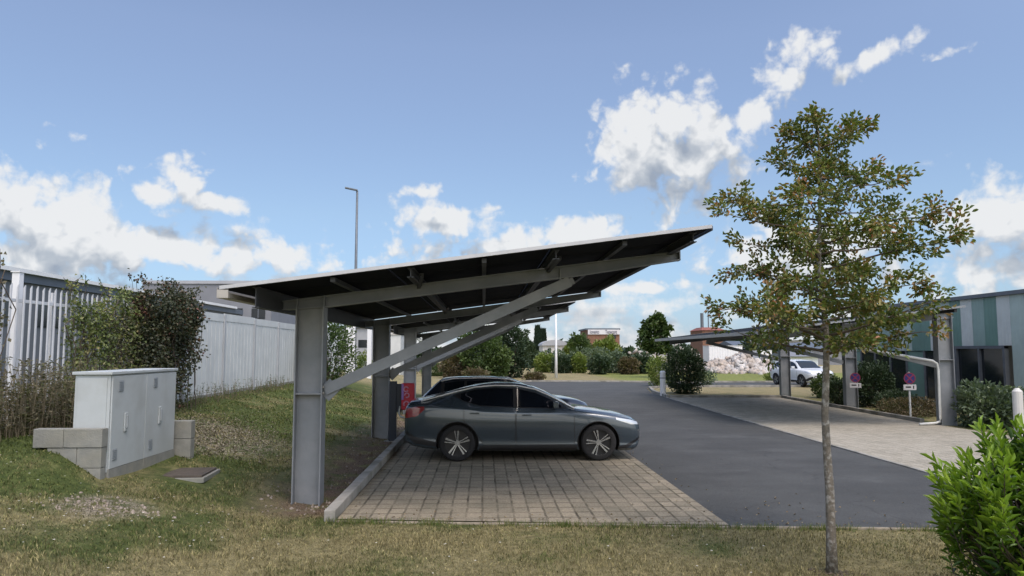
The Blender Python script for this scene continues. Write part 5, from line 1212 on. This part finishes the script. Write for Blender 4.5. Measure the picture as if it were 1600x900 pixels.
# white round-roofed house
yb = 125.; x0 = P(848, 540, yb)[0]; x1 = P(886, 540, yb)[0]; W_ = x1-x0; zt = P(860, 531, yb)[2]; ze = P(860, 540, yb)[2]
t = thing('white_house', 'white house with shallow curved roof behind the far hedge', 'house', (x0, yb, 0))
MB().box(0, W_, 0, 8, 0, ze).build('wall', m_render, t)
mb = MB(); pr = [(W_/2-math.cos(a)*(W_/2+.2), ze+(zt-ze)*math.sin(a)) for a in np.linspace(0, math.pi, 13)]
mb.quad_prism([(x, -.3, z+.003) for x, z in pr], [(x, 8.2, z+.003) for x, z in pr]); mb.build('roof', m_greywall2, t)
for k in range(3): MB().box(.8+k*1.25, 1.4+k*1.25, -.04, -.002, ze-1.3, ze-.5).build('window', m_win, t)
# red industrial plant with stacks
yb = 135.; x0 = P(1098, 540, yb)[0]; x1 = P(1132, 540, yb)[0]; W_ = x1-x0
t = thing('brick_works', 'red brick works with thin chimney stacks beyond the far carport', 'building', (x0, yb, 0))
zt = P(1100, 516, yb)[2]; MB().box(0, W_, 0, 8, 0, zt-.002).build('wall', m_brick, t)
mb = MB(); mb.quad_prism([(-.2, -.2, zt), (W_+.2, -.2, zt), (W_+.2, 8.2, zt), (-.2, 8.2, zt)], [(.6, 2, zt+.6), (W_-.6, 2, zt+.6), (W_-.6, 6, zt+.6), (.6, 6, zt+.6)]); mb.build('roof', m_crate, t)
for u, v, w in ((1104, 488, .30), (1114, 482, .10), (1121, 497, .14)):
    xw, _, zw = P(u, v, yb); MB().tube([(xw-x0, 3, zt+.3), (xw-x0, 3, zw)], w, 8).build('chimney', m_lamp, t)
# white storage units behind the rubble
yb = 84.
for (u0, u1, vt, lab, mm) in ((1108, 1160, 541, 'long white storage container behind the rubble heap', m_white), (1188, 1206, 548, 'small white storage container right of the long one', m_white)):
    x0 = P(u0, 550, yb)[0]; x1 = P(u1, 550, yb)[0]; zt = P(u0, vt, yb)[2]
    t = thing('storage_container', lab, 'container', (x0, yb, 0), group='white storage containers'); mb = MB(); mb.box(0, x1-x0, 0, 2.4, .1, zt)
    k = 0
    while k*.3 < x1-x0-.3: mb.box(k*.3+.08, k*.3+.2, -.03, -.001, .2, zt-.1); k += 1
    mb.build('shell', mm, t); MB().box(-.02, x1-x0+.02, -.04, 2.42, zt+.002, zt+.08).build('top_frame', m_fpanel, t)
# small white building with grey roof behind the white car
yb = 58.; x0 = P(1236, 560, yb)[0]; x1 = P(1278, 560, yb)[0]; zt = P(1250, 557, yb)[2]
t = thing('small_building', 'low white building with grey sloping roof behind the white car', 'building', (x0, yb, 0)); MB().box(0, x1-x0, 0, 4, 0, zt).build('wall', m_white, t)
mb = MB(); zr = P(1250, 549, yb)[2]; mb.quad_prism([(-.2, -.3, zt+.003), (x1-x0+.2, -.3, zt+.003), (x1-x0+.2, 4.3, zt+.003), (-.2, 4.3, zt+.003)], [(-.2, 1.8, zr), (x1-x0+.2, 1.8, zr), (x1-x0+.2, 2.2, zr), (-.2, 2.2, zr)]); mb.build('roof', m_greywall, t)
x0 = P(1160, 560, 110)[0]; x1 = P(1330, 560, 110)[0]
t = thing('dark_roofed_hall', 'wide hall with dark blue-grey roof behind the trees and rubble', 'building', (x0, 110, 0)); zt = P(1200, 545, 110)[2]; MB().box(0, x1-x0, 0, 14, 0, zt).build('wall', m_greywall, t)
zr = P(1200, 532, 110)[2]; mb = MB(); mb.quad_prism([(-.4, -.4, zt+.003), (x1-x0+.4, -.4, zt+.003), (x1-x0+.4, 14.4, zt+.003), (-.4, 14.4, zt+.003)], [(-.4, 6.8, zr), (x1-x0+.4, 6.8, zr), (x1-x0+.4, 7.2, zr), (-.4, 7.2, zr)]); mb.build('roof', m_roof, t)

# rubble heap
pts = []
xa = P(1098, 580, 74)[0]; xb = P(1226, 580, 74)[0]
for _ in range(2600):
    f = random.random(); x = xa+(xb-xa)*f; H = 1.9*math.sin(math.pi*min(max(f, .03), .97))**.5*(.75+.25*math.sin(f*17)+.12*math.sin(f*41)); y = random.gauss(0, 1)*1.5
    z = H*math.exp(-y*y/5)*(random.random()**.5); pts.append((x, 74+y*1.4, z))
stones('rubble_heap', pts, .12, .42, m_rubble, 'long heap of pale pinkish rubble and broken stone across the road', 'rubble')
pts = [(P(u, 560, 74)[0]+random.gauss(0, 1.2), 78+random.gauss(0, 1.5), abs(random.gauss(0, 1.0))) for u in (1040, 1052, 1062, 1075, 1088) for _ in range(90)]
stones('rubble_heap', pts, .12, .4, m_rubble, 'smaller pale rubble heap left of the far carport roof', 'rubble')
